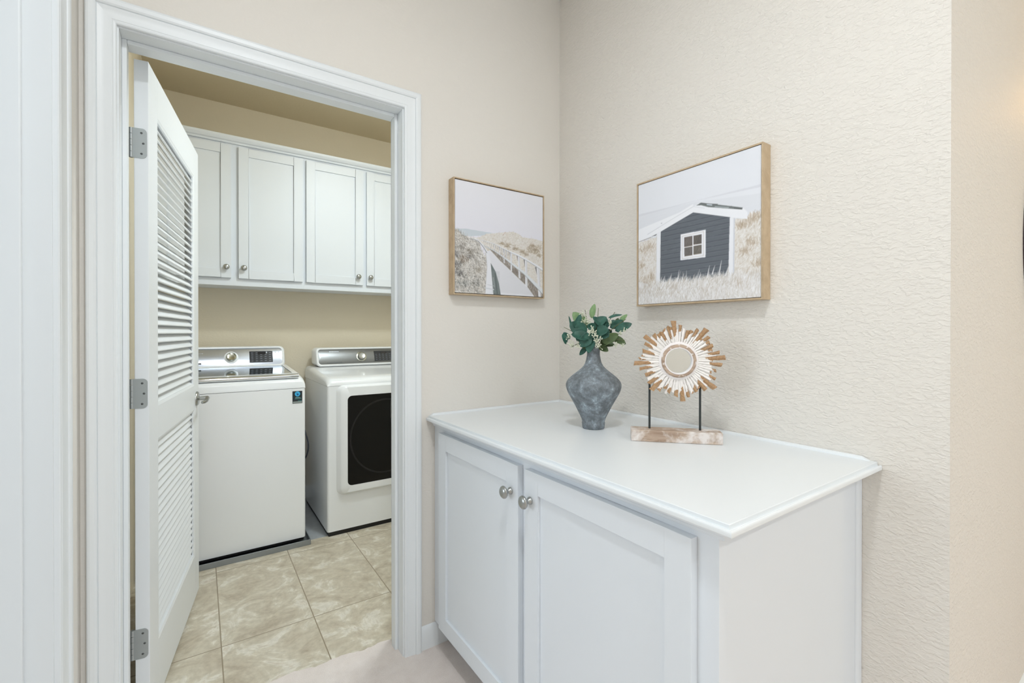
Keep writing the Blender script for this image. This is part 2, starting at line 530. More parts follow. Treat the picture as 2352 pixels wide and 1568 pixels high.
# strike plate and lip on the right jamb
b = B()
b.box(XJR - 0.0016, 1.712, 0.875, XJR, 1.742, 0.945, 0)
b.box(XJR - 0.002, 1.719, 0.895, XJR - 0.0014, 1.735, 0.925, 1)
b.build('strike_plate', [M['nickel'], M['screw']], j, off=L0)
# left doorway of the hall
c = casing(YD0 - 0.0, YD1 + 0.004, ZD + 0.004, 0.006, lambda x, z, h: (XC + h, x, z))
struct(c.build('trim_4', M['trim'], smooth_angle=14), 'white moulded casing at the left edge on the left wall', 'door casing')
b = B()
b.box(XC - 0.12, YD1, 0.0, XC, YD1 + 0.02, ZD + 0.02)
b.box(XC - 0.12, YD0 - 0.02, 0.0, XC, YD0, ZD + 0.02)
b.box(XC - 0.12, YD0, ZD, XC, YD1, ZD + 0.02)
j2 = struct(b.build('trim_5', M['trim'], bevel=0.001), 'flat white jamb at the left edge of the picture', 'door frame')
b = B()
b.box(XC - 0.082, YD1 - 0.0115, 0.0, XC - 0.044, YD1, ZD)
b.box(XC - 0.082, YD0, 0.0, XC - 0.044, YD0 + 0.0115, ZD)
b.box(XC - 0.082, YD0, ZD - 0.0115, XC - 0.044, YD1, ZD)
b.build('door_stop', M['trim'], j2, off=L0, bevel=0.003)
# the slab of this doorway stands open in the side room, out of the picture
d2 = thing('door_2', 'white slab door standing open in the side room left of the hall', 'door', (XC - 0.13, YD0 + 0.02, 0.02), kind='structure')
b = B(); b.box(XC - 0.94, YD0 - 0.035, 0.02, XC - 0.135, YD0, ZD - 0.003)
b.build('door_slab', M['door'], d2, bevel=0.001)
b = B(); b.lathe([(0, 0.05), (0.022, 0.048), (0.027, 0.035), (0.018, 0.018), (0.011, 0.012), (0.011, 0.004), (0.028, 0.003), (0.028, 0), (0, 0)], (XC - 0.87, YD0 + 0.0001, 0.93), 'Y', 24)
b.build('door_knob', M['nickel'], d2)
# side room behind the left doorway, with its own window
XS = -2.6
b = B()
b.box(XS - 0.1, -0.8, 0, XS, 0.75, ZC); b.box(XS - 0.1, 2.05, 0, XS, 2.1, ZC); b.box(XS - 0.1, 0.75, 0, XS, 2.05, 0.7); b.box(XS - 0.1, 0.75, 2.3, XS, 2.05, ZC)
struct(b.build('wall_side_room_left', M['wall2']), 'wall of the side room with a window', 'wall')
b = B(); b.box(XS, -0.9, 0, XC - 0.12, -0.8, ZC)
struct(b.build('wall_side_room_front', M['wall2']), 'near wall of the side room', 'wall')
b = B(); b.box(XS, 2.1, 0, -0.4605, 2.2, ZC); b.box(-0.4605, YA + 0.13, 0, -0.4602, 2.1, ZC)
struct(b.build('wall_side_room_back', M['wall2']), 'back wall of the side room', 'wall')
b = B()
for y0, y1, z0, z1 in ((0.75, 2.05, 0.7, 0.76), (0.75, 2.05, 2.24, 2.3), (0.75, 0.81, 0.76, 2.24), (1.99, 2.05, 0.76, 2.24), (1.37, 1.43, 0.76, 2.24)):
    b.box(XS - 0.07, y0, z0, XS - 0.02, y1, z1)
struct(b.build('window_2', M['trim']), 'white framed window of the side room', 'window')
b = B(); b.box(XS - 0.1, -0.9, ZC, XC - 0.12, YA + WT, ZC + 0.1); b.box(XS - 0.1, YA + WT, ZC, -0.461, 2.2, ZC + 0.1)
struct(b.build('ceiling_side_room', M['ceil']), 'white ceiling of the side room', 'ceiling')
b = B(); b.box(XS, -0.8, -0.05, XC - 0.12, YA + WT, 0.01); b.box(XS, YA + WT, -0.05, -0.461, 2.1, 0.01)
struct(b.build('floor_side_room', M['carpet']), 'pale carpet of the side room', 'floor')

# baseboards: profile (height, thickness)
BP = [(0, 0), (0, 0.0125), (0.066, 0.0125), (0.072, 0.0105), (0.078, 0.0095), (0.083, 0.0065), (0.0865, 0.004), (0.0885, 0)]
def baseboard(name, p0, p1, nrm, label):
    bb = B()
    r = [[(p[0] + nrm[0] * t, p[1] + nrm[1] * t, 0.008 + h) for h, t in BP] for p in (p0, p1)]
    bb.sweep(r, smooth=True)
    return struct(bb.build(name, M['trim'], smooth_angle=30), label, 'baseboard')
baseboard('baseboard_back', (XJR + 0.0675, YA), (XB, YA), (0, -1), 'white baseboard between the door casing and the base cabinet')
baseboard('baseboard_right', (XB, YE), (XB, 0.45), (-1, 0), 'white baseboard at the foot of the right wall')
baseboard('baseboard_hall', (XB + 0.0, YE), (3.6, YE), (0, -1), 'white baseboard round the corner at the right')
baseboard('baseboard_left', (XC, -3.0), (XC, YD0 - 0.07), (1, 0), 'white baseboard of the left wall')
baseboard('baseboard_laundry', (XL0, YL), (XL1, YL), (0, -1), 'white baseboard behind the washer and dryer')

# ------------------------------------------------------------------ louvred door, swung into the laundry
TH = math.radians(8.7)
DW, DT, DZ0, DZ1 = 0.805, 0.035, 0.030, 2.026
# local frame: s runs along the door from the hinge edge, n points to the visible face, z up
door = thing('door_1', 'open white louvred laundry door swung inwards on the left jamb', 'door', (-0.126, 1.760, 0.0), 0, kind='structure')
door.rotation_euler = (0, 0, -TH)
# rotated by -TH: local +Y is the door's length, local +X its visible face normal
def DB(bb, s0, n0, z0, s1, n1, z1, mi=0): return bb.box(n0, s0, z0, n1, s1, z1, mi)
U0, U1, UL0, UL1 = 0.103, 0.706, 0.975, 1.898     # upper louvre opening
LL0, LL1 = 0.222, 0.868                            # lower louvre opening
b = B()
DB(b, 0, -DT, DZ0, U0, 0, DZ1); DB(b, U1, -DT, DZ0, DW, 0, DZ1)
b.build('stile', M['door'], door, off=L0, bevel=0.0012)
b = B()
DB(b, U0, -DT, DZ0, U1, 0, LL0); DB(b, U0, -DT, LL1, U1, 0, UL0); DB(b, U0, -DT, UL1, U1, 0, DZ1)
b.build('rail', M['door'], door, off=L0, bevel=0.0006)
def louvre(z0, z1, pitch, ang, name):
    bb = B(); nsl = int((z1 - z0) / pitch)
    p = (z1 - z0) / nsl
    ca, sa = math.cos(ang), math.sin(ang)
    w, th = 0.0385, 0.0062
    for i in range(nsl):
        zc = z0 + p * (i + 0.5)
        prof = []
        # rounded slat, its lower edge towards the visible face
        for k in range(7):
            a = -PI / 2 + PI * k / 6
            prof.append((w / 2 - th / 2 + th / 2 * math.cos(a), th / 2 * math.sin(a)))
        for k in range(7):
            a = PI / 2 + PI * k / 6
            prof.append((-w / 2 + th / 2 + th / 2 * math.cos(a), th / 2 * math.sin(a)))
        pr = [(-DT / 2 + x * ca + y * sa, zc - x * sa + y * ca) for x, y in prof]
        vs = [(q[0], U0 - 0.003, q[1]) for q in pr] + [(q[0], U1 + 0.003, q[1]) for q in pr]
        m = len(pr)
        bb.add(vs, [(i_, (i_ + 1) % m, m + (i_ + 1) % m, m + i_) for i_ in range(m)], True)
    o = bb.build(name, M['door'], door, off=L0, smooth_angle=60)
    return o
louvre(UL0 + 0.002, UL1 - 0.004, 0.0278, math.radians(52), 'louvre_panel')
louvre(LL0 + 0.002, LL1 - 0.004, 0.0278, math.radians(60), 'louvre_panel')
def bead(z0, z1):
    bb = B()
    w = 0.008
    rings = []
    for s, z, ds, dz in ((U0, z0, 1, 1), (U1, z0, -1, 1), (U1, z1, -1, -1), (U0, z1, 1, -1), (U0, z0, 1, 1)):
        rings.append([(-0.0005, s, z), (-0.003, s + ds * w, z + dz * w), (-0.009, s + ds * w, z + dz * w), (-0.009, s, z)])
    bb.sweep(rings, closed=True, cap=False)
    bb.build('louvre_bead', M['door'], door, off=L0)
bead(UL0, UL1); bead(LL0, LL1)
# lever handle
b = B()
b.lathe([(0, 0.009), (0.026, 0.009), (0.031, 0.006), (0.032, 0.0005), (0.032, -0.0005)], (0, 0.752, 0.912), 'X', 36)
b.lathe([(0, 0.046), (0.009, 0.046), (0.010, 0.043), (0.0085, 0.012), (0.012, 0.009)], (0, 0.752, 0.912), 'X', 24)
b.tube([(0.041, 0.762, 0.912), (0.043, 0.744, 0.912), (0.045, 0.715, 0.911), (0.047, 0.690, 0.908), (0.043, 0.665, 0.906), (0.036, 0.655, 0.905)], [0.0085, 0.009, 0.008, 0.0075, 0.007, 0.006], 14)
b.build('door_handle', M['nickel'], door, off=L0, smooth_angle=50)
b = B()
b.lathe([(0, -DT - 0.009), (0.026, -DT - 0.009), (0.031, -DT - 0.006), (0.032, -DT)], (0, 0.752, 0.912), 'X', 36)
b.tube([(-DT, 0.752, 0.912), (-DT - 0.045, 0.752, 0.912), (-DT - 0.047, 0.69, 0.91), (-DT - 0.042, 0.655, 0.907)], 0.008, 14)
b.build('door_handle', M['nickel'], door, off=L0, smooth_angle=50)
# three butt hinges: leaf on the door edge, knuckle beside the jamb
for zc, top in ((1.776, 1), (1.026, 0), (0.274, 0)):
    hb = B()
    x1, x0, h = -0.0035, -DT - 0.006, 0.0445
    r = 0.012
    pts = [(x0, zc - h), (x1 - r, zc - h)]
    for k in range(7):
        a = -PI / 2 + PI / 2 * k / 6
        pts.append((x1 - r + r * math.cos(a), zc - h + r + r * math.sin(a)))
    for k in range(7):
        a = PI / 2 * k / 6
        pts.append((x1 - r + r * math.cos(a), zc + h - r + r * math.sin(a)))
    pts += [(x0, zc + h)]
    hb.prism(pts, -0.0018, -0.0002, 'Y')
    hg = hb.build('hinge', M['hinge'], door, off=L0)
    sb = B()
    for dx, dz in ((-0.013, 0.031), (-0.0085, 0.0), (-0.013, -0.031)):
        sb.lathe([(0, -0.0026), (0.0022, -0.0026), (0.0032, -0.0019), (0.0034, -0.0017)], (x1 + dx, 0, zc + dz), 'Y', 14)
        sb.box(x1 + dx - 0.002, -0.0029, zc + dz - 0.0004, x1 + dx + 0.002, -0.0025, zc + dz + 0.0004, 1)
    sb.build('screw', [M['screw'], M['black']], hg, off=L0)
    kb = B()
    for q in range(5):
        kb.lathe([(0, zc - h + q * 0.0178 + 0.0004), (0.0052, zc - h + q * 0.0178 + 0.0004), (0.0052, zc - h + (q + 1) * 0.0178 - 0.0006), (0, zc - h + (q + 1) * 0.0178 - 0.0006)], (x0 - 0.001, 0.0015, 0), 'Z', 14)
    kb.build('knuckle', M['hinge'], hg, off=L0)

# ------------------------------------------------------------------ base cabinet and countertop
CZ = 0.893
XF, XD = 0.746, 0.727          # face frame plane, door face plane
Y0, Y1 = 0.453, YA - 0.001
FZ0, FZ1 = 0.102, 0.850
cab = thing('base_cabinet', 'white two-door base cabinet built into the corner under the white counter', 'cabinet', (1.05, 1.03, 0.012))
b = B()
b.box(XF + 0.019, Y0 + 0.0065, FZ0, XB - 0.001, Y1, FZ1)
b.build('cabinet_body', M['cabinet'], cab)
b = B(); b.box(XF + 0.085, Y0 + 0.02, 0.0125, XB - 0.003, Y1 - 0.014, FZ0 - 0.0005)
b.build('toe_kick', M['cabinet'], cab)
ff = B()
xa, xb_ = XF, XF + 0.0185
ff.box(xa, Y0, FZ0, xb_, 0.515, FZ1); ff.box(xa, 0.99, FZ0, xb_, 1.055, FZ1); ff.box(xa, 1.525, FZ0, xb_, Y1, FZ1)
ff.box(xa, 0.515, FZ1 - 0.035, xb_, 0.99, FZ1); ff.box(xa, 1.055, FZ1 - 0.035, xb_, 1.525, FZ1)
ff.box(xa, 0.515, FZ0, xb_, 0.99, FZ0 + 0.035); ff.box(xa, 1.055, FZ0, xb_, 1.525, FZ0 + 0.035)
ff.build('face_frame', M['cabinet'], cab, bevel=0.0006)
def shaker(bb, y0, y1, z0, z1, xf, th, st, rec=0.008, plane='X', sgn=1):
    """shaker door: frame plus recessed flat panel. plane X: faces -X; plane Y: faces -Y"""
    def bx(a0, c0, a1, c1, f, bk):
        if plane == 'X': bb.box(f, a0, c0, bk, a1, c1)
        else: bb.box(a0, f, c0, a1, bk, c1)
    bx(y0, z0, y0 + st, z1, xf, xf + th); bx(y1 - st, z0, y1, z1, xf, xf + th)
    bx(y0 + st, z1 - st, y1 - st, z1, xf, xf + th); bx(y0 + st, z0, y1 - st, z0 + st, xf, xf + th)
    bx(y0 + st, z0 + st, y1 - st, z1 - st, xf + rec, xf + th - 0.002)
def knob(parent, loc, axis, s=1.0, name='knob'):
    kb = B()
    pr = [(0, -0.0285), (0.006, -0.0282), (0.0115, -0.0265), (0.0148, -0.0235), (0.0156, -0.0205), (0.0145, -0.0182), (0.0105, -0.0165),
          (0.0065, -0.0145), (0.0048, -0.0115), (0.0052, -0.0075), (0.0082, -0.0042), (0.0088, -0.002), (0.0088, 0.0)]
    kb.lathe([(r * s, h * s) for r, h in pr], loc, axis, 32)
    return kb.build(name, M['nickel'], parent, off=tuple(cab_off), smooth_angle=70)
for y0, y1, ky in ((0.495, 1.004, 0.978), (1.037, 1.546, 1.071)):
    b = B(); shaker(b, y0, y1, 0.119, 0.840, XD, 0.0188, 0.0575)
    d = b.build('door', M['cabinet'], cab, bevel=0.0009)
    cab_off = cab.location
    knob(d, (XD, ky, 0.762), 'X', 1.15)
# scribe moulding where the side panel meets the wall
b = B()
q = [(XB - 0.0195, Y0 + 0.0064)] + [(XB - 0.001 - 0.0185 * math.cos(a), Y0 + 0.0064 - 0.008 * math.sin(a)) for a in [PI / 2 * k / 6 for k in range(1, 7)]] + [(XB - 0.001, Y0 + 0.0064)]
b.prism(q, FZ0, 0.8498, 'Z', smooth=True)
b.build('scribe_molding', M['cabinet'], cab, smooth_angle=50)

# countertop with moulded nosing, a separate thing
ct = thing('countertop', 'thick white countertop with stepped moulded edge on the corner cabinet', 'countertop', (1.05, 1.03, 0.875))
XT, YT = 0.7205, 0.4200
NOSE = [(-0.02, 0.8930), (-0.0010, 0.8930), (0.0002, 0.8922), (0.0003, 0.8862), (0.0009, 0.8846), (0.0026, 0.8840), (0.0042, 0.8848), (0.0050, 0.8860), (0.0066, 0.8864),
        (0.0084, 0.8856), (0.0094, 0.8838), (0.0097, 0.8815), (0.0097, 0.8768), (0.0088, 0.8750), (0.0070, 0.8742), (-0.02, 0.8742)]
b = B()
XE = XB - 0.001; YB_ = YA - 0.001
r1 = [(XT - t, YB_, z) for t, z in NOSE]
r2 = [(XT - t, YT - t, z) for t, z in NOSE]
r3 = [(XE, YT - t, z) for t, z in NOSE]
b.sweep([r1, r2, r3], closed=True, smooth=False)
b.box(XT + 0.02, YT + 0.02, 0.8742, XE, YB_, 0.8930)
b.build('counter_slab', M['counter'], ct, smooth_angle=24)
b = B()
b.box(XF + 0.0, Y0 + 0.0065, FZ1 + 0.0004, XE, YB_, 0.8742); b.box(XF, Y0, FZ1 + 0.0004, XF + 0.0185, Y0 + 0.0065, 0.8742)
b.build('substrate', M['counter'], ct)
# small cove moulding under the counter's front edge
b = B()
prof = [(0.7295, 0.8740), (0.7295, 0.8690), (0.733, 0.8665), (0.7345, 0.8620), (0.7385, 0.8590), (0.7400, 0.8530), (0.7445, 0.8505), (0.7459, 0.8505), (0.7459, 0.8740)]
b.prism(prof, Y0 - 0.0135, Y1, 'Y', smooth=False)
b.build('cove_molding', M['cabinet'], ct)
# rounded back strips along the two walls
b = B()
def strip(p):
    return [(0.0, 0.8926), (-0.010, 0.8926), (-0.0095, 0.8955), (-0.0075, 0.8985), (-0.0045, 0.9003), (0.0, 0.9008)]
s = strip(0)
b.sweep([[(XE + t, YT + 0.012, z) if z < 0.894 else (XE + t, YT + 0.016 + (z - 0.893) * 2.0, z) for t, z in s], [(XE + t, YB_ + t, z) for t, z in s], [(XT + 0.004, YB_ + t, z) if z < 0.894 else (XT + 0.006 + (z - 0.893) * 1.5, YB_ + t, z) for t, z in s]], closed=True, smooth=True)
b.build('back_strip', M['counter'], ct, smooth_angle=40)

# ------------------------------------------------------------------ laundry wall cabinets
YCF = 3.275          # door face plane
CB0, CB1 = 1.498, 2.385
def wall_cabinet(x0, x1, doors, label):
    t = thing('wall_cabinet', label, 'cabinet', ((x0 + x1) / 2, 3.45, CB0), group='laundry wall cabinets')
    bb = B()
    bb.box(x0, YCF + 0.0395, CB0 + 0.004, x1, YL - 0.001, CB1)
    bb.build('cabinet_body', M['cabinet'], t)
    bb = B()
    f0, f1 = YCF + 0.020, YCF + 0.039
    xs = [x0] + [v for d in doors for v in (d[0] + 0.012, d[1] - 0.012)] + [x1]
    for a, c in zip(xs[0::2], xs[1::2]):
        bb.box(a, f0, CB0, c, f1, CB1)
    for d in doors:
        bb.box(d[0] + 0.012, f0, CB0, d[1] - 0.012, f1, CB0 + 0.055)
        bb.box(d[0] + 0.012, f0, CB1 - 0.05, d[1] - 0.012, f1, CB1)
    bb.build('face_frame', M['cabinet'], t)
    global cab_off
    for a, c, kx, kz in doors:
        bb = B(); shaker(bb, a, c, 1.543, 2.352, YCF, 0.0188, 0.054, 0.008, 'Y')
        d = bb.build('door', M['cabinet'], t, bevel=0.0009)
        cab_off = t.location
        knob(d, (kx, YCF, kz), 'Y', 1.1)
wall_cabinet(-0.260, 0.576, [(-0.205, 0.161, 0.134, 1.606), (0.200, 0.565, 0.227, 1.606)], 'left white two-door wall cabinet above the washer')
wall_cabinet(0.5765, 1.378, [(0.587, 0.960, 0.923, 1.600), (0.985, 1.358, 1.008, 1.600)], 'right white two-door wall cabinet above the dryer')
b = B()
pr = [(YCF + 0.0195, 2.366), (YCF + 0.010, 2.366), (YCF + 0.007, 2.371), (YCF + 0.007, 2.376), (YCF - 0.002, 2.381), (YCF - 0.006, 2.386), (YCF - 0.010, 2.392), (YCF - 0.012, 2.396), (YCF - 0.012, 2.409), (YCF + 0.0195, 2.409)]
b.prism(pr, -0.2605, 1.390, 'X')
b.box(-0.2605, YCF + 0.0195, 2.3855, 1.390, YL - 0.001, 2.409)
tag(b.build('cabinet_crown', M['cabinet'], off=L0), 'white moulded top trim running along both laundry wall cabinets', 'molding')

# ------------------------------------------------------------------ washer
WX0, WX1, WY0, WY1 = -0.183, 0.503, 2.84, 3.53
def machine_top(x0, x1, prof, inset):
    """outline polygon in (Y, z) swept across X with rounded shoulders at both ends"""
    rings = []
    r = 0.030
    n = 7
    xs = []
    for k in range(n):
        a = PI / 2 * k / (n - 1)
        xs.append((x0 + r - r * math.cos(a) * 1.0, r - r * math.sin(a)))
    for k in range(n):
        a = PI / 2 * (1 - k / (n - 1))
        xs.append((x1 - r + r * math.cos(a), r - r * math.sin(a)))
    for x, drop in xs:
        ring = []
        for y, z, w in prof:
            ring.append((x, y + (0.25 * drop if y < WY0 + 0.05 and w else 0), max(z - drop * w, prof[0][1] + 0.005 * w)))
        rings.append(ring)
    return rings
ws = thing('washing_machine', 'white top-loading washer with silver control panel left of the dryer', 'washing machine', (0.16, 3.18, 0.0))
b = B()
b.prism(rrect(WX0, WY0, WX1, WY1, 0.018), 0.036, 0.8905, 'Z', smooth=True)
b.build('washer_body', M['enamel'], ws, smooth_angle=50)
b = B(); b.box(WX0 + 0.01, WY0 + 0.008, 0.0215, WX1 - 0.01, WY1 - 0.02, 0.036)
b.build('base_skirt', M['black'], ws)
prof = [(WY0, 0.8925, 0), (WY0, 0.925, 1), (WY0 + 0.004, 0.934, 1), (WY0 + 0.013, 0.941, 1), (WY0 + 0.05, 0.953, 1), (WY0 + 0.10, 0.960, 1),
        (WY0 + 0.30, 0.972, 1), (3.352, 0.986, 1), (WY1 - 0.01, 0.990, 1), (WY1, 0.984, 1), (WY1, 0.8925, 0)]
b = B(); b.sweep(machine_top(WX0, WX1, prof, 0), smooth=True)
b.build('top_cover', M['enamel'], ws, smooth_angle=50)
# lid: white rim round a reflective tinted panel
def lidz(y): return 0.9615 + (y - 2.90) * 0.0535
b = B()
def quad_slab(bb, x0, x1, y0, y1, up, th, mi=0):
    vs = []
    for dz in (up - th, up):
        vs += [(x0, y0, lidz(y0) + dz), (x1, y0, lidz(y0) + dz), (x1, y1, lidz(y1) + dz), (x0, y1, lidz(y1) + dz)]
    bb.add(vs, [(0, 3, 2, 1), (4, 5, 6, 7), (0, 1, 5, 4), (1, 2, 6, 5), (2, 3, 7, 6), (3, 0, 4, 7)], mi=mi)
lx0, lx1 = 0.16 - 0.313, 0.16 + 0.313
quad_slab(b, lx0, lx1, 2.864, 2.915, 0.013, 0.012); quad_slab(b, lx0, lx0 + 0.028, 2.915, 3.345, 0.013, 0.012)
quad_slab(b, lx1 - 0.028, lx1, 2.915, 3.345, 0.013, 0.012); quad_slab(b, lx0 + 0.028, lx1 - 0.028, 3.33, 3.345, 0.013, 0.012)
lid = b.build('lid', M['enamel'], ws, bevel=0.002)
b = B(); quad_slab(b, lx0 + 0.0285, lx1 - 0.0285, 2.9155, 3.3295, 0.010, 0.008)
b.build('lid_glass', M['lid'], lid, off=tuple(ws.location))
# chrome bar handle on the lid's front edge
b = B()
pr = []
for k in range(13):
    a = PI * 0.5 + PI * 1.0 * k / 12
    pr.append((2.868 + 0.016 * math.cos(a), 0.9605 + 0.0135 * math.sin(a)))
b.prism(pr, lx0 + 0.004, lx1 - 0.004, 'X', smooth=True)
b.build('lid_handle', M['chrome'], lid, off=tuple(ws.location), smooth_angle=60)

def console(root, cx, w, z0, z1, yf, matp, dark):
    """angled control panel: white housing, inset panel, dial, display"""
    off = tuple(root.location)
    lean = 0.055
    half = w / 2
    def P(x, z, h=0.0):            # point on the tilted face, h out of it
        t = (z - z0) / (z1 - z0)
        return (x, yf + lean * t - h, z + h * lean / (z1 - z0))
    out = rrect(cx - half, z0, cx + half, z1, 0.028)
    front = [P(x, z) for x, z in out]
    n = len(out)
    back = [(x, WY1 - 0.005, z if z > z0 + 0.03 else z) for x, z in out]
    mid = [P(x, z, 0.0) for x, z in out]
    ins = rrect(cx - half + 0.016, z0 + 0.012, cx + half - 0.016, z1 - 0.012, 0.020)
    rim = [P(x, z, 0.006) for x, z in rrect(cx - half + 0.006, z0 + 0.005, cx + half - 0.006, z1 - 0.005, 0.024)]
    inner = [P(x, z, 0.005) for x, z in ins]
    inner2 = [P(x, z, 0.0) for x, z in ins]
    bb = B()
    rings = [back, front, rim, inner, inner2]
    vs = [p for r in rings for p in r]
    fs = []
    for i in range(len(rings) - 1):
        for k in range(n):
            j = (k + 1) % n
            fs.append((i * n + k, i * n + j, (i + 1) * n + j, (i + 1) * n + k))
    fs.append(tuple(range(n - 1, -1, -1)))
    fs.append(tuple(4 * n + k for k in range(n)))
    bb.add(vs, fs, True)
    hs = bb.build('console_housing', M['enamel'], root, smooth_angle=50)
    # slightly bowed panel
    bb = B()
    rows = 13
    x0, x1 = cx - half + 0.0165, cx + half - 0.0165
    za, zb = z0 + 0.0125, z1 - 0.0125
    pts = rrect(x0, za, x1, zb, 0.0195, 8)
    # fan of concentric outlines gives the bow
    ringsP = []
    for s in (1.0, 0.96, 0.9, 0.8, 0.6, 0.35, 0.1):
        rg = []
        for x, z in pts:
            zz = (za + zb) / 2 + (z - (za + zb) / 2) * s
            xx = x if abs(x - cx) < 1e-9 else cx + (x - cx) * (0.94 + 0.06 * s)
            u = (zz - (za + zb) / 2) / ((zb - za) / 2)
            rg.append(P(xx, zz, 0.0006 + 0.0062 * (1 - u * u)))
        ringsP.append(rg)
    m = len(pts); vs = [p for r in ringsP for p in r]; fs = []
    for i in range(len(ringsP) - 1):
        for k in range(m):
            j = (k + 1) % m
            fs.append((i * m + k, i * m + j, (i + 1) * m + j, (i + 1) * m + k))
    fs.append(tuple((len(ringsP) - 1) * m + k for k in range(m)))
    bb.add(vs, fs, True)
    pan = bb.build('control_panel', matp, root, smooth_angle=60)
    return P, pan, off
def on_panel(P, x, z, h0, depth):
    return P(x, z, h0), P(x, z, h0 + depth)
def plate(bb, P, x0, x1, z0, z1, h, th=0.0006, mi=0):
    vs = [P(x0, z0, h), P(x1, z0, h), P(x1, z1, h), P(x0, z1, h), P(x0, z0, h + th), P(x1, z0, h + th), P(x1, z1, h + th), P(x0, z1, h + th)]
    bb.add(vs, [(0, 3, 2, 1), (4, 5, 6, 7), (0, 1, 5, 4), (1, 2, 6, 5), (2, 3, 7, 6), (3, 0, 4, 7)], mi=mi)
def dial(P, pan, off, x, z, r, mat, ringmat):
    p0 = Vector(P(x, z, 0.0)); p1 = Vector(P(x, z, 1.0)); ax = (p1 - p0).normalized()
    u = Vector((1, 0, 0)); w = ax.cross(u)
    def lat(prof):
        bb = B(); vs = []; fs = []; seg = 36; rings = []
        for rr, h in prof:
            for k in range(seg):
                a = 2 * PI * k / seg
                vs.append(p0 + ax * h + (u * math.cos(a) + w * math.sin(a)) * rr)
        for i in range(len(prof) - 1):
            for k in range(seg):
                j = (k + 1) % seg
                fs.append((i * seg + k, i * seg + j, (i + 1) * seg + j, (i + 1) * seg + k))
        fs.append(tuple((len(prof) - 1) * seg + k for k in range(seg)))
        bb.add(vs, fs, True); return bb
    o = lat([(r * 1.38, 0.004), (r * 1.38, 0.0085), (r * 1.28, 0.0100), (r * 1.05, 0.0095)]).build('dial_ring', ringmat, pan, off=off, smooth_angle=50)
    o2 = lat([(r, 0.008), (r, 0.022), (r * 0.95, 0.0255), (r * 0.86, 0.0268), (r * 0.80, 0.0262), (r * 0.5, 0.0250), (r * 0.05, 0.0244)]).build('dial', mat, pan, off=off, smooth_angle=35)
P, pan, off = console(ws, 0.16, 0.620, 0.988, 1.118, 3.360, M['silver'], False)
dial(P, pan, off, 0.165, 1.049, 0.028, M['knob_face'], M['enamel'])
b = B(); plate(b, P, 0.265, 0.398, 1.014, 1.084, 0.0055, 0.0022)
dsp = b.build('display', M['display'], pan, off=off)
b = B()
plate(b, P, 0.312, 0.356, 1.062, 1.080, 0.0078, 0.0004, 1)
for gx in range(5):
    for gz in range(5):
        if gz == 4 and 1 < gx < 4: continue
        x = 0.274 + gx * 0.0255; z = 1.022 + gz * 0.0125
        plate(b, P, x, x + 0.012, z, z + 0.0025, 0.0078, 0.0003, 0)
plate(b, P, 0.360, 0.366, 1.070, 1.080, 0.0078, 0.0004, 2)
b.build('display_marks', [M['icon'], M['lcd'], M['tinylet']], dsp, off=off)
for x in (0.412, 0.432):
    for zz, w_, h_, m_ in ((1.066, 0.004, 0.012, 'tinylet'), (1.034, 0.010, 0.010, 'greylet')):
        b = B(); plate(b, P, x - (w_ - 0.004) / 2, x + (w_ + 0.004) / 2, zz, zz + h_, 0.0056, 0.0004)
        b.build('console_button', M[m_], pan, off=off)
b = B()
for x in (-0.014, -0.004, 0.004, 0.012):
    plate(b, P, x, x + 0.005, 1.070, 1.078, 0.0052, 0.0004)
b.build('console_lettering', M['tinylet'], pan, off=off)
b = B(); plate(b, P, -0.06, 0.008, 1.012, 1.020, 0.0048, 0.0004)
b.build('console_lettering', M['greylet'], pan, off=off)
# energy sticker on the washer front
b = B(); b.box(0.434, WY0 - 0.0012, 0.806, 0.485, WY0 + 0.0002, 0.876)
st = b.build('sticker', M['sticker'], ws)
b = B()
yy = WY0 - 0.0016
def disc(bb, cx, cz, r, y, mi, seg=28):
    vs = [(cx + r * math.cos(2 * PI * k / seg), y, cz + r * math.sin(2 * PI * k / seg)) for k in range(seg)]
    vs2 = [(p[0], y + 0.0006, p[2]) for p in vs]
    bb.add(vs + vs2, [tuple(range(seg)), tuple(range(2 * seg - 1, seg - 1, -1))] + [(k, (k + 1) % seg, seg + (k + 1) % seg, seg + k) for k in range(seg)], mi=mi)
disc(b, 0.4600, 0.8600, 0.0140, yy, 0)
disc(b, 0.4610, 0.8570, 0.0052, yy - 0.0004, 1)
b.box(0.4558, yy - 0.0004, 0.853, 0.4580, yy + 0.0002, 0.869, 1)
b.box(0.450, yy, 0.840, 0.470, yy + 0.0006, 0.8425, 2); b.box(0.448, yy, 0.836, 0.476, yy + 0.0006, 0.8385, 3)
b.box(0.446, yy, 0.8315, 0.480, yy + 0.0006, 0.8340, 2)
b.box(0.436, yy, 0.808, 0.483, yy + 0.0006, 0.8175, 3); b.box(0.462, yy, 0.819, 0.483, yy + 0.0006, 0.8215, 2)
b.build('sticker_print', [M['stblue'], M['stdeep'], M['stteal'], M['stgrey']], st, off=tuple(ws.location))
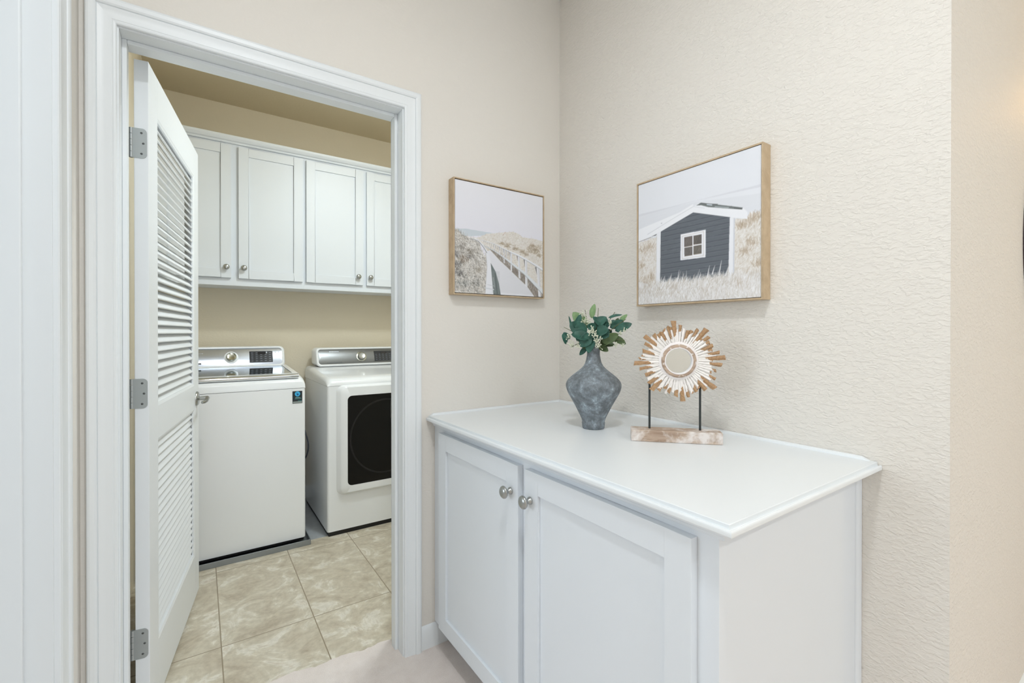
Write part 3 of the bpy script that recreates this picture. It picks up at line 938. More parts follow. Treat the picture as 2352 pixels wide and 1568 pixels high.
# drain pan under the washer
b = B()
px0, px1, py0, py1 = -0.215, 0.523, 2.800, 3.575
b.box(px0, py0, 0.0, px1, py1, 0.004)
b.box(px0, py0, 0.004, px1, py0 + 0.004, 0.030); b.box(px0, py1 - 0.004, 0.004, px1, py1, 0.030)
b.box(px0, py0 + 0.004, 0.004, px0 + 0.004, py1 - 0.004, 0.030); b.box(px1 - 0.004, py0 + 0.004, 0.004, px1, py1 - 0.004, 0.030)
tag(b.build('drain_pan', M['pan'], off=L0, bevel=0.0012), 'shallow grey metal drain pan under the washer', 'drain pan')
for x in (WX0 + 0.06, WX1 - 0.06):
    for y in (WY0 + 0.06, WY1 - 0.06):
        b = B(); b.lathe([(0, 0.0042), (0.02, 0.0042), (0.02, 0.012), (0.01, 0.014), (0.01, 0.022), (0, 0.022)], (x, y, 0), 'Z', 20)
        b.build('levelling_foot', M['black'], ws)

# ------------------------------------------------------------------ dryer
DX0, DX1 = 0.6216, 1.308
dy = thing('dryer', 'white front-loading dryer with black door glass and dark grey control panel', 'dryer', (0.965, 3.18, 0.0))
b = B()
b.prism(rrect(DX0, WY0, DX1, WY1, 0.016), 0.026, 0.8885, 'Z', smooth=True)
b.build('dryer_body', M['enamel'], dy, smooth_angle=50)
b = B(); b.box(DX0 + 0.008, WY0 + 0.004, 0.0005, DX1 - 0.008, WY1 - 0.02, 0.026)
b.build('base_skirt', M['black'], dy)
prof = [(WY0, 0.8900, 0), (WY0, 0.902, 1), (WY0 + 0.005, 0.915, 1), (WY0 + 0.018, 0.926, 1), (WY0 + 0.05, 0.934, 1), (WY0 + 0.10, 0.939, 1),
        (WY0 + 0.30, 0.952, 1), (3.352, 0.968, 1), (WY1 - 0.01, 0.972, 1), (WY1, 0.966, 1), (WY1, 0.8900, 0)]
b = B(); b.sweep(machine_top(DX0, DX1, prof, 0), smooth=True)
b.build('top_cover', M['enamel'], dy, smooth_angle=50)
b = B()
o1 = rrect(0.672, 0.238, 1.258, 0.897 - 0.004, 0.040)
o2 = rrect(0.690, 0.246, 1.240, 0.890 - 0.004, 0.036)
g1 = rrect(0.732, 0.290, 1.198, 0.829, 0.026)
n = len(o1)
yb, yf_ = WY0 - 0.0005, 2.816
rings = [[(x, yb, z) for x, z in o1], [(x, yf_ + 0.006, z) for x, z in o2], [(x, yf_, z) for x, z in rrect(0.697, 0.252, 1.233, 0.880, 0.034)], [(x, yf_, z) for x, z in g1], [(x, yf_ + 0.004, z) for x, z in g1]]
b.sweep(rings, closed=True, smooth=True, cap=True)
dd = b.build('dryer_door', M['enamel'], dy, smooth_angle=40)
b = B()
b.prism(rrect(0.7325, 0.2905, 1.1975, 0.8285, 0.0255), yf_ + 0.0005, yf_ + 0.0035, 'Y')
gl = b.build('door_glass', M['blackglass'], dd, off=tuple(dy.location))
# faint inner ring of the door opening, seen on the glass
b = B()
ro = []
for rr in (0.222, 0.212):
    ro.append([(0.965 + rr * math.cos(2 * PI * k / 48), yf_ + 0.0001, 0.565 + rr * 1.05 * math.sin(2 * PI * k / 48)) for k in range(48)])
b.add(ro[0] + ro[1], [(k, (k + 1) % 48, 48 + (k + 1) % 48, 48 + k) for k in range(48)])
b.build('inner_ring', M['ringglass'], gl, off=tuple(dy.location))
P, pan, off = console(dy, 0.965, 0.600, 0.972, 1.100, 3.360, M['darksilver'], True)
dial(P, pan, off, 0.975, 1.031, 0.027, M['nickel'], M['knob_face'])
b = B(); plate(b, P, 1.070, 1.205, 0.997, 1.068, 0.0055, 0.0022)
dsp = b.build('display', M['display'], pan, off=off)
b = B()
plate(b, P, 1.118, 1.165, 1.046, 1.064, 0.0078, 0.0004, 1)
for gx in range(5):
    for gz in range(4):
        x = 1.079 + gx * 0.0255; z = 1.005 + gz * 0.0125
        plate(b, P, x, x + 0.012, z, z + 0.0022, 0.0078, 0.0003, 0)
b.build('display_marks', [M['icon'], M['lcd']], dsp, off=off)
b = B()
for k in range(7):
    plate(b, P, 0.756 + k * 0.0095, 0.7625 + k * 0.0095, 1.068, 1.0745, 0.0040, 0.0004)
b.build('console_lettering', M['tinylet'], pan, off=off)
b = B()
for k in range(11):
    plate(b, P, 0.735 + k * 0.0095, 0.7415 + k * 0.0095, 0.993, 0.998, 0.0038, 0.0004)
b.build('console_lettering', M['greylet'], pan, off=off)
# power cord hanging in the gap between the machines
b = B()
cp = [(0.600, 3.56, 0.72), (0.585, 3.50, 0.66), (0.575, 3.40, 0.60), (0.585, 3.32, 0.54), (0.600, 3.30, 0.46), (0.598, 3.34, 0.38), (0.580, 3.42, 0.31), (0.572, 3.50, 0.24), (0.590, 3.56, 0.20)]
fine = []
for i in range(len(cp) - 1):
    p0, p1, p2, p3 = [Vector(cp[max(0, min(len(cp) - 1, i + q))]) for q in (-1, 0, 1, 2)]
    for k in range(6):
        t = k / 6
        fine.append(0.5 * ((2 * p1) + (p2 - p0) * t + (2 * p0 - 5 * p1 + 4 * p2 - p3) * t * t + (3 * p1 - p0 - 3 * p2 + p3) * t ** 3))
b.tube(fine, 0.005, 10)
tag(b.build('appliance_cord', M['cord'], off=L0), 'grey cord looping in the gap between washer and dryer', 'cord')

# ------------------------------------------------------------------ vase
VX, VY = 1.078, 1.100
vs_ = thing('vase', 'blue-grey weathered ceramic vase with a wide waist on the countertop', 'vase', (VX, VY, CZ))
prof = [(0, 0.0), (0.0345, 0.0), (0.0368, 0.003), (0.0375, 0.010), (0.0385, 0.018), (0.0372, 0.023), (0.0400, 0.032), (0.0445, 0.042), (0.0530, 0.059), (0.0620, 0.076), (0.0720, 0.094), (0.0800, 0.108), (0.0855, 0.118),
        (0.0895, 0.128), (0.0920, 0.138), (0.0923, 0.146), (0.0895, 0.154), (0.0840, 0.162), (0.0760, 0.170), (0.0650, 0.179), (0.0520, 0.189), (0.0400, 0.199), (0.0325, 0.207),
        (0.0275, 0.217), (0.0243, 0.228), (0.0220, 0.240), (0.0212, 0.250), (0.0218, 0.260), (0.0232, 0.270), (0.0238, 0.277), (0.0226, 0.2785), (0.0205, 0.276), (0.0190, 0.262), (0.0185, 0.24), (0.0210, 0.222), (0.028, 0.205), (0.0, 0.190)]
prof = [(r * 0.985, h * 0.995) for r, h in prof]
b = B(); b.lathe(prof, (VX, VY, CZ + 0.0003), 'Z', 64)
b.build('vase_body', M['vase'], vs_, smooth_angle=60)

# ------------------------------------------------------------------ eucalyptus bouquet in the vase
# right/depth directions as seen from the room: r points right along the view, d points away
RD = Vector((0.700, -0.714, 0)); DD = Vector((0.714, 0.700, 0)); UPV = Vector((0, 0, 1))
TOP = Vector((VX, VY, CZ + 0.272))
bq = thing('eucalyptus_bouquet', 'dark green eucalyptus sprigs with pale seed clusters standing in the blue-grey vase', 'plant', (VX, VY, CZ + 0.20))
def pt(x, z, d=0.0):   # millimetres right / up from the vase mouth, depth away
    return TOP + RD * (x / 1000) + UPV * (z / 1000) + DD * (d / 1000)
stems = [[(0, -60, 0), (-8, -10, -3), (-30, 25, -15), (-62, 45, -25), (-96, 62, -20)],
         [(0, -60, 0), (-4, 0, 5), (-14, 45, 10), (-22, 85, 12), (-28, 120, 10)],
         [(0, -60, 0), (2, 0, 0), (8, 50, -8), (14, 90, -10), (16, 125, -5)],
         [(0, -60, 0), (5, -5, -4), (32, 30, -10), (66, 60, -12), (104, 88, -5)],
         [(0, -60, 0), (5, 0, 8), (30, 45, 16), (52, 85, 14), (70, 112, 10)],
         [(0, -60, 0), (6, -8, -8), (34, 16, -22), (68, 22, -26), (100, 20, -20)],
         [(0, -60, 0), (-5, -8, -9), (-22, 12, -28), (-48, 8, -34), (-72, -4, -30)]]
for s in stems:
    P_ = [pt(*q) for q in s]
    f = []
    for i in range(len(P_) - 1):
        p0, p1, p2, p3 = [P_[max(0, min(len(P_) - 1, i + q))] for q in (-1, 0, 1, 2)]
        for k in range(5):
            t = k / 5
            f.append(0.5 * ((2 * p1) + (p2 - p0) * t + (2 * p0 - 5 * p1 + 4 * p2 - p3) * t * t + (3 * p1 - p0 - 3 * p2 + p3) * t ** 3))
    f.append(P_[-1])
    b = B(); b.tube(f, [0.0018 - 0.0010 * i / len(f) for i in range(len(f))], 8)
    b.build('stem', M['stem'], bq)
def leaf(base, tip, width, tilt, mat, fold=0.25, curl=0.12):
    """broad eucalyptus leaf between two points; tilt turns it about its own axis"""
    p0, p1 = pt(*base), pt(*tip)
    ax = (p1 - p0); Ln = ax.length; ax.normalize()
    nrm = (-DD * 0.95 + UPV * 0.32)
    nrm = (nrm - ax * nrm.dot(ax)).normalized()
    side = ax.cross(nrm)
    c, s = math.cos(tilt), math.sin(tilt)
    side, nrm = side * c + nrm * s, nrm * c - side * s
    w = width / 2000
    N, K = 12, 6
    vs = []; fs = []
    for i in range(N + 1):
        t = i / N
        hw = w * (math.sin(PI * min(1, t ** 0.86)) ** 0.60) if 0 < t < 1 else 0.0004
        for k in range(-K, K + 1):
            u = k / K
            vs.append(p0 + ax * (t * Ln) + side * (u * hw) + nrm * (abs(u) ** 1.5 * hw * fold - curl * Ln * (t - 0.45) ** 2 + 0.0006 * math.sin(9 * t + 3 * u)))
    m = 2 * K + 1
    for i in range(N):
        for k in range(m - 1):
            fs.append((i * m + k, i * m + k + 1, (i + 1) * m + k + 1, (i + 1) * m + k))
    bb = B(); bb.add(vs, fs, True)
    o = bb.build('leaf', M[mat], bq, smooth_angle=80)
    sd = o.modifiers.new('thickness', 'SOLIDIFY'); sd.thickness = 0.0007; sd.offset = 0
leaves = [
 # base (x, z, depth), tip, width mm, tilt, material
 ((-20, 60, -8), (-68, 112, -4), 38, 0.2, 'leaf_l'),
 ((-6, 92, 4), (3, 140, 6), 22, 0.35, 'leaf_l'),
 ((-14, 62, 0), (-62, 92, 2), 34, -0.3, 'leaf_d'),
 ((-58, 40, -14), (-82, 98, -12), 12, 0.9, 'leaf_d'),
 ((-22, 40, -22), (-76, 76, -30), 48, 0.1, 'leaf_d'),
 ((-60, 60, -30), (-40, 104, -22), 22, -0.6, 'leaf_d'),
 ((-10, 28, -30), (-70, 40, -40), 42, -0.35, 'leaf_d'),
 ((-8, 40, -34), (-40, -2, -44), 40, 0.3, 'leaf_d'),
 ((0, 48, -30), (-16, -22, -42), 36, -0.15, 'leaf_d'),
 ((-30, 50, -18), (-52, 16, -30), 36, 0.2, 'leaf_d'),
 ((-76, 24, -22), (-98, 44, -20), 20, 0.5, 'leaf_d'),
 ((-98, 42, -20), (-88, 6, -24), 20, 0.5, 'leaf_d'),
 ((-22, -2, -20), (-44, -30, -22), 17, 0.3, 'leaf_d'),
 ((10, 62, -20), (-20, 66, -26), 26, 0.5, 'leaf_d'),
 ((4, 66, -16), (42, 96, -12), 34, 0.2, 'leaf_d'),
 ((30, 62, -22), (0, 98, -8), 28, -0.5, 'leaf_d'),
 ((12, 52, -34), (50, 32, -42), 48, 0.1, 'leaf_d'),
 ((10, 44, -40), (48, 56, -48), 40, 0.25, 'leaf_d'),
 ((34, 58, -16), (52, 78, -16), 26, 0.5, 'leaf_d'),
 ((26, 62, 4), (44, 92, 6), 26, -0.4, 'leaf_d'),
 ((48, 94, 6), (92, 104, 2), 13, 0.5, 'leaf_d'),
 ((54, 60, -8), (98, 84, -4), 26, -0.3, 'leaf_d'),
 ((46, 74, 0), (82, 80, -2), 22, 0.6, 'leaf_d'),
 ((70, 50, -12), (122, 74, -14), 30, 0.1, 'leaf_d'),
 ((84, 78, 0), (108, 104, 0), 17, 0.3, 'leaf_l'),
 ((74, 70, 8), (80, 92, 8), 16, 0.1, 'leaf_m'),
 ((58, 30, -20), (104, 8, -18), 26, 0.2, 'leaf_m'),
 ((28, 12, -26), (80, 40, -26), 32, -0.3, 'leaf_m'),
 ((20, 4, -16), (60, 24, -20), 34, 0.4, 'leaf_m'),
 ((16, 2, -10), (48, -16, -14), 24, 0.1, 'leaf_m'),
 ((24, 6, 6), (70, 4, 4), 22, 0.3, 'leaf_m'),
 ((20, 30, 10), (60, 52, 16), 34, 0.2, 'leaf_d'),
 ((-20, 22, 12), (-60, 46, 20), 34, -0.1, 'leaf_m'),
 ((-10, 10, 0), (-36, 24, 4), 30, 0.0, 'leaf_d'),
 ((0, 20, 20), (10, 66, 26), 38, 0.1, 'leaf_d'),
 ((10, 12, -4), (-4, 50, -6), 30, 0.2, 'leaf_d'),
 ((-38, 24, -20), (-24, -8, -34), 30, 0.1, 'leaf_m'),
]
for l in leaves: leaf(*l)
clusters = [(-36, 104, -12, 14, 12), (-28, 84, -22, 12, 10), (-14, 76, -20, 10, 9), (0, 52, -48, 12, 8), (6, 38, -50, 12, 10), (12, 20, -52, 14, 11), (18, 6, -52, 12, 9), (-12, 46, -50, 8, 6),
            (-80, 34, -28, 10, 9), (-70, 8, -34, 12, 10), (-46, 2, -36, 12, 9), (54, 78, -22, 9, 8), (84, 44, -22, 10, 7), (100, 52, -22, 7, 6), (72, 6, -28, 9, 7), (92, 4, -26, 8, 5), (24, 28, -52, 6, 5)]
rb = random.Random(11)
for cx, cz, cd, sp, cnt in clusters:
    bb = B()
    c0 = pt(cx, cz, cd)
    for k in range(cnt * 2):
        q = c0 + RD * rb.gauss(0, sp * 0.00042) + UPV * rb.gauss(0, sp * 0.00048) + DD * rb.gauss(0, sp * 0.0003)
        r = rb.uniform(0.0012, 0.0021)
        bb.lathe([(0, -r * 1.3), (r * 0.8, -r * 0.8), (r, 0), (r * 0.7, r * 0.9), (0, r * 1.3)], tuple(q), 'Z', 8)
        bb.tube([c0 - UPV * 0.006, q], 0.0005, 5)
    bb.build('seed_cluster', M['berry'], bq, smooth_angle=80)

# ------------------------------------------------------------------ sunburst mirror on a stand
SA = math.atan2(-0.72, 0.69)           # direction of the block's long side
BX, BY = 1.146, 0.834
sm = thing('sunburst_mirror', 'round mirror in a distressed white and brown sunburst on a whitewashed wood block', 'mirror', (BX, BY, CZ), SA)
# local: +X along the block to the right, -Y towards the room
b = B()
hw, hd, hh = 0.125, 0.0275, 0.0335
b.box(-hw, -hd, 0.0003, hw, hd, hh)
b.build('base_block', M['block'], sm, off=L0, bevel=0.002)
for x, zt in ((-0.0715, 0.205), (0.0690, 0.200)):
    b = B(); b.lathe([(0, hh + 0.0002), (0.0031, hh + 0.0002), (0.0031, zt), (0, zt)], (x, 0.002, 0), 'Z', 16)
    b.build('rod', M['rod'], sm, off=L0)
HC = 1.1273 - CZ                        # hub centre height
HXo = 0.0085
rays = [(97, 448, 1, 7.5), (107, 402, 1, 4), (120, 374, 1, 6), (132, 396, 0.4, 6.5), (143, 456, 1, 7), (152, 409, .7, 6), (164, 400, .9, 6.5), (177, 425, .3, 4), (184, 478, 1, 6.5), (193, 428, .8, 5),
        (205, 392, .8, 6), (219, 410, .8, 6), (229, 440, .8, 7.5), (245, 345, .3, 5), (253, 372, .5, 6), (266, 396, .6, 6.5), (276, 448, .9, 7), (285, 412, .5, 5), (299, 386, .6, 6), (312, 422, .8, 6.5), (322, 480, .9, 7.5),
        (333, 428, .4, 5), (345, 402, .3, 5), (355, 450, .7, 6), (5, 484, 1, 7), (13, 434, .7, 5), (26, 396, .9, 6.5), (40, 416, .5, 6), (50, 458, 1, 8), (60, 405, .6, 5), (73, 354, .9, 7), (87, 398, .5, 5)]
K0 = 0.0002612
full = []
rr_ = random.Random(5)
for i, (a, r, br, w) in enumerate(rays):
    full.append((a, r, br, w))
    a2 = rays[(i + 1) % len(rays)][0]
    gap = (a2 - a) % 360
    if gap > 180: gap -= 360
    full.append((a + gap / 2 + rr_.uniform(-0.5, 0.5), rr_.uniform(345, 398), rr_.uniform(-0.25, 0.3), abs(gap) * 0.52))
b = B(); wear = []
for i, (a, r, br, w) in enumerate(full):
    A = math.radians(a); ca, sa = math.cos(A), math.sin(A)
    r0 = 0.040; r1 = r * K0
    w1 = math.radians(w) * r1 * 0.46; w0 = 0.0019
    lift = 0.0035 if br > 0.25 else 0.0
    th = 0.006 + (0.002 if i % 3 else 0)
    nseg = 10
    o = len(b.v)
    skew = rr_.uniform(-0.0025, 0.0025)
    for s in range(nseg + 1):
        t = s / nseg
        rad = r0 + (r1 - r0) * t
        ww = w0 + (w1 - w0) * t
        jag = 0.0006 * math.sin(s * 2.1 + i)
        for side, dep in ((-1, 0), (-0.15, 1), (1, 0.55), (1, -1), (-1, -1)):
            tt = rad + (skew * side if s == nseg else 0)
            px, pz = tt * ca - (side * (ww + jag)) * sa, tt * sa + (side * (ww + jag)) * ca
            y = -0.004 - lift * t - (th * 0.5 * dep if dep > 0 else 0) + (th if dep < 0 else 0)
            b.v.append((HXo + px, y, HC + pz))
            lim = 1.0 - 0.55 * br if br > 0 else 1.4
            wv = 0.5 + (t - lim) * 1.6
            if side == 1 and dep > 0: wv += 0.08
            if side == -1: wv -= 0.16
            wear.append(wv)
    for s in range(nseg):
        for k in range(5):
            j = (k + 1) % 5
            b.f.append((o + s * 5 + k, o + s * 5 + j, o + (s + 1) * 5 + j, o + (s + 1) * 5 + k)); b.sm.append(False); b.mi.append(0)
    b.f.append(tuple(o + nseg * 5 + k for k in range(5))); b.sm.append(False); b.mi.append(0)
    b.f.append(tuple(o + k for k in range(4, -1, -1))); b.sm.append(False); b.mi.append(0)
sb_ = b.build('sunburst_rays', M['ray'], sm, off=L0)
at = sb_.data.attributes.new('wear', 'FLOAT', 'POINT')
at.data.foreach_set('value', wear)
# hub ring: outer white band, wood ring, inner white bead
M['ringwhite'] = simple('chalky_white_paint', (244, 238, 236), 0.7, bump=(120, 0.2, 0.0008))
def hubring(name, prof, mat, jag=0.0):
    bb = B(); seg = 72; rings = []
    for k in range(seg + 1):
        a = 2 * PI * k / seg
        j = 1 + jag * math.sin(k * 1.7) * math.sin(k * 0.61)
        rings.append([(HXo + r * j * math.cos(a), -h, HC + r * j * math.sin(a)) for r, h in prof])
    bb.sweep(rings, closed=True, smooth=True, cap=False)
    o = bb.build(name, mat, sm, off=L0, smooth_angle=50, weld=True)
    return o
hubring('hub_band', [(0.046, 0.0), (0.046, 0.011), (0.0495, 0.0115), (0.0535, 0.009), (0.056, 0.005), (0.056, 0.0)], M['ringwhite'], 0.012)
M['ringwood'] = whitewash_mat('worn_ring_wood', 0.60, 0.64, 60, 60)
hubring('hub_ring', [(0.0385, 0.0), (0.0385, 0.015), (0.0405, 0.0168), (0.0445, 0.0168), (0.0478, 0.0145), (0.0485, 0.009), (0.0485, 0.0)], M['ringwood'], 0.008)
hubring('hub_bead', [(0.0360, 0.003), (0.0360, 0.0155), (0.0372, 0.0175), (0.0388, 0.0175), (0.0394, 0.0158), (0.0394, 0.003)], M['ringwhite'])
b = B(); b.lathe([(0, -0.0040), (0.0368, -0.0040), (0.0368, -0.001), (0, -0.001)], (HXo, 0, HC), 'Y', 64, smooth=False)
b.build('mirror_glass', M['mirror'], sm, off=L0)
b = B(); b.lathe([(0, 0.001), (0.052, 0.001), (0.052, 0.006), (0, 0.006)], (HXo, 0, HC), 'Y', 48, smooth=False)
b.build('back_plate', M['ringwood'], sm, off=L0)

# outlines of the two prints, in picture coordinates
AA={'sea': [(-0.01, 0.56), (0.111, 0.575), (0.376, 0.57), (0.438, 0.569), (0.296, 0.535), (0.083, 0.502), (-0.01, 0.495)], 'dune': [(0.13, 0.495), (0.246, 0.512), (0.336, 0.557), (0.479, 0.582), (0.564, 0.599), (0.628, 0.609), (0.694, 0.599), (0.749, 0.57), (0.874, 0.571), (1.015, 0.559), (1.015, -0.022), (0.336, -0.016), (0.316, 0.423), (0.246, 0.466)], 'bumps': [(0.479, 0.483), (0.563, 0.475), (0.65, 0.484), (0.672, 0.442), (0.76, 0.415), (0.851, 0.514), (0.897, 0.501), (0.979, 0.509), (0.955, 0.415), (0.851, 0.424), (0.727, 0.438), (0.606, 0.488)], 'lgrass': [(-0.019, 0.534), (0.022, 0.564), (0.073, 0.513), (0.149, 0.489), (0.256, 0.459), (0.276, 0.394), (0.321, 0.339), (0.336, 0.256), (0.32, 0.001), (-0.019, -0.015)], 'deck': [(0.331, 0.395), (0.376, 0.404), (0.417, 0.369), (0.479, 0.319), (0.553, 0.269), (0.639, 0.209), (0.716, 0.153), (0.805, 0.091), (0.909, -0.018), (0.315, -0.017), (0.336, 0.256)], 'lrail': [(0.321, 0.381), (0.351, 0.376), (0.384, 0.285), (0.388, 0.217), (0.412, -0.004), (0.313, 0.0), (0.332, 0.255)], 'gap': [(0.376, 0.291), (0.432, 0.212), (0.469, 0.102), (0.489, -0.002), (0.407, -0.006), (0.388, 0.175)], 'undr': [(0.336, 0.442), (0.417, 0.404), (0.542, 0.342), (0.65, 0.272), (0.76, 0.209), (1.009, 0.033), (1.009, -0.023), (0.897, -0.004), (0.805, 0.095), (0.716, 0.157), (0.639, 0.211), (0.553, 0.273), (0.479, 0.323), (0.417, 0.374)], 'toprail': [(0.217, 0.498), (0.316, 0.489), (0.417, 0.476), (0.521, 0.442), (0.606, 0.42), (0.694, 0.4), (0.788, 0.368), (0.874, 0.337), (1.015, 0.284)], 'toprail2': [(0.217, 0.494), (0.316, 0.484), (0.417, 0.47), (0.521, 0.433), (0.606, 0.406), (0.694, 0.382), (0.788, 0.35), (0.874, 0.317), (1.015, 0.255)], 'lowrail': [(0.246, 0.475), (0.306, 0.448), (0.417, 0.412), (0.542, 0.357), (0.65, 0.298), (0.76, 0.245), (0.874, 0.167), (1.015, 0.065)], 'lowrail2': [(0.246, 0.47), (0.306, 0.441), (0.417, 0.402), (0.542, 0.338), (0.65, 0.274), (0.76, 0.214), (0.874, 0.126), (1.015, 0.015)], 'frail': [(0.149, 0.493), (0.197, 0.49), (0.246, 0.475), (0.296, 0.43), (0.336, 0.379)], 'sand': [(0.111, 0.509), (0.246, 0.5), (0.256, 0.451), (0.276, 0.386), (0.246, 0.416), (0.197, 0.461), (0.121, 0.486)]}
AP=[(0.417, 0.472, 0.419, 0.408, 0.0062), (0.474, 0.452, 0.476, 0.383, 0.0083), (0.526, 0.438, 0.529, 0.306, 0.0124), (0.553, 0.434, 0.555, 0.36, 0.0083), (0.609, 0.414, 0.613, 0.238, 0.0187), (0.699, 0.387, 0.71, 0.179, 0.0228), (0.788, 0.359, 0.794, 0.104, 0.029), (0.938, 0.29, 0.961, 0.012, 0.0352)]
BB={'sea': [(-0.028, 0.761), (0.534, 0.735), (1.012, 0.68), (1.013, -0.058), (-0.027, -0.007)], 'band': [(-0.028, 0.753), (0.032, 0.754), (0.967, 0.741), (1.012, 0.741), (1.012, 0.722), (0.534, 0.745), (-0.028, 0.738)], 'hillr': [(0.822, 0.547), (0.914, 0.532), (0.921, 0.564), (1.012, 0.558), (1.013, -0.058), (0.823, -0.048)], 'hilll': [(-0.028, 0.516), (0.181, 0.534), (0.182, -0.017), (-0.027, -0.027)], 'roof': [(-0.028, 0.625), (0.525, 0.709), (0.572, 0.722), (0.88, 0.615), (0.914, 0.575), (0.911, 0.531), (0.508, 0.662), (0.222, 0.572), (-0.028, 0.521)], 'rline': [(0.092, 0.573), (0.325, 0.65), (0.508, 0.706)], 'rline2': [(0.508, 0.706), (0.914, 0.575)], 'vent': [(0.532, 0.709), (0.572, 0.721), (0.879, 0.615), (0.876, 0.602), (0.627, 0.676), (0.572, 0.702)], 'vl': [(0.614, 0.702), (0.659, 0.687), (0.659, 0.679), (0.618, 0.693)], 'eave': [(0.133, 0.549), (0.186, 0.561), (0.172, 0.55)], 'fac': [(0.222, 0.572), (0.508, 0.661), (0.791, 0.566), (0.785, 0.075), (0.212, 0.094)], 'pl': [(0.181, 0.559), (0.221, 0.571), (0.215, 0.093), (0.173, 0.078)], 'pr': [(0.789, 0.566), (0.826, 0.554), (0.818, 0.089), (0.777, 0.092)], 'pr2': [(0.816, 0.557), (0.826, 0.554), (0.82, 0.089), (0.812, 0.089)], 'win': [(0.402, 0.518), (0.609, 0.516), (0.608, 0.315), (0.4, 0.32)], 'win2': [(0.417, 0.502), (0.593, 0.504), (0.591, 0.329), (0.416, 0.33)], 'p1': [(0.432, 0.489), (0.501, 0.489), (0.501, 0.416), (0.433, 0.417)], 'p2': [(0.511, 0.489), (0.577, 0.488), (0.577, 0.42), (0.511, 0.422)], 'p3': [(0.433, 0.411), (0.501, 0.41), (0.501, 0.345), (0.435, 0.345)], 'p4': [(0.511, 0.412), (0.577, 0.411), (0.577, 0.347), (0.511, 0.347)], 'grass': [(-0.028, 0.2), (0.173, 0.144), (0.229, 0.167), (0.357, 0.164), (0.497, 0.142), (0.628, 0.156), (0.785, 0.153), (0.826, 0.161), (1.013, 0.156), (1.013, -0.073), (-0.027, -0.027)], 'hline': [(-0.006, 0.525), (0.127, 0.543)]}

# ------------------------------------------------------------------ framed canvases
def s2l(a):
    a = np.clip(a, 0, 1)
    return np.where(a <= 0.04045, a / 12.92, ((a + 0.055) / 1.055) ** 2.4)

OY = 0.067      # the hand-placed strokes below are measured from this height

class Paint:
    """tiny raster painter in picture coordinates (u right, v up, both 0..1)"""
    def __init__(self, n):
        self.n = n; self.a = np.ones((n, n, 3)) * 0.9
    def _box(self, u0, v0, u1, v1):
        n = self.n
        return (max(0, int(u0 * n) - 1), max(0, int(v0 * n) - 1), min(n, int(u1 * n) + 2), min(n, int(v1 * n) + 2))
    def mask(self, pts):
        pts = [(u, v + OY) for u, v in pts]
        us = [p[0] for p in pts]; vs = [p[1] for p in pts]
        x0, y0, x1, y1 = self._box(min(us), min(vs), max(us), max(vs))
        if x1 <= x0 or y1 <= y0: return None
        X, Y = np.meshgrid((np.arange(x0, x1) + 0.5) / self.n, (np.arange(y0, y1) + 0.5) / self.n)
        ins = np.zeros(X.shape, bool); m = len(pts)
        for i in range(m):
            (xa, ya), (xb, yb) = pts[i], pts[(i + 1) % m]
            if ya == yb: continue
            c = ((ya > Y) != (yb > Y)) & (X < (xb - xa) * (Y - ya) / (yb - ya) + xa)
            ins ^= c
        return x0, y0, x1, y1, ins, X, Y
    def poly(self, pts, c, al=1.0):
        r = self.mask(pts)
        if r is None: return
        x0, y0, x1, y1, ins, X, Y = r
        s = self.a[y0:y1, x0:x1]
        s[ins] = s[ins] * (1 - al) + np.array(c) / 255.0 * al
    def line(self, p, q, w, c, al=1.0, w2=None):
        p = (p[0], p[1] + OY); q = (q[0], q[1] + OY)
        w2 = w if w2 is None else w2
        m = max(w, w2)
        x0, y0, x1, y1 = self._box(min(p[0], q[0]) - m, min(p[1], q[1]) - m, max(p[0], q[0]) + m, max(p[1], q[1]) + m)
        if x1 <= x0 or y1 <= y0: return
        X, Y = np.meshgrid((np.arange(x0, x1) + 0.5) / self.n, (np.arange(y0, y1) + 0.5) / self.n)
        dx, dy = q[0] - p[0], q[1] - p[1]
        L = dx * dx + dy * dy + 1e-12
        t = np.clip(((X - p[0]) * dx + (Y - p[1]) * dy) / L, 0, 1)
        d = np.hypot(X - p[0] - t * dx, Y - p[1] - t * dy)
        wd = (w + (w2 - w) * t) / 2
        k = np.clip((wd - d) * self.n + 0.5, 0, 1)[..., None] * al
        s = self.a[y0:y1, x0:x1]
        self.a[y0:y1, x0:x1] = s * (1 - k) + np.array(c) / 255.0 * k
    def pline(self, pts, w, c, al=1.0, w2=None):
        w2 = w if w2 is None else w2; m = len(pts) - 1
        for i in range(m):
            self.line(pts[i], pts[i + 1], w + (w2 - w) * i / m, c, al, w + (w2 - w) * (i + 1) / m)

def inside(pts, u, v):
    r = False; m = len(pts)
    for i in range(m):
        (xa, ya), (xb, yb) = pts[i], pts[(i + 1) % m]
        if ya != yb and ((ya > v) != (yb > v)) and u < (xb - xa) * (v - ya) / (yb - ya) + xa: r = not r
    return r

def tufts(P, area, box, n, cols, ln, w, ang, spread, rn, al=0.55, curve=0.5):
    for i in range(n):
        for _ in range(8):
            u = rn.uniform(box[0], box[2]); v = rn.uniform(box[1], box[3])
            if inside(area, u, v): break
        else: continue
        a = math.radians(rn.gauss(ang, spread)); L = rn.uniform(*ln); c = rn.choice(cols)
        k = rn.uniform(-curve, curve)
        p = (u, v); 
        for s in range(3):
            q = (p[0] + math.cos(a) * L / 3, p[1] + math.sin(a) * L / 3)
            P.line(p, q, w * (1 - s * 0.25), c, al); p = q; a += k * 0.5

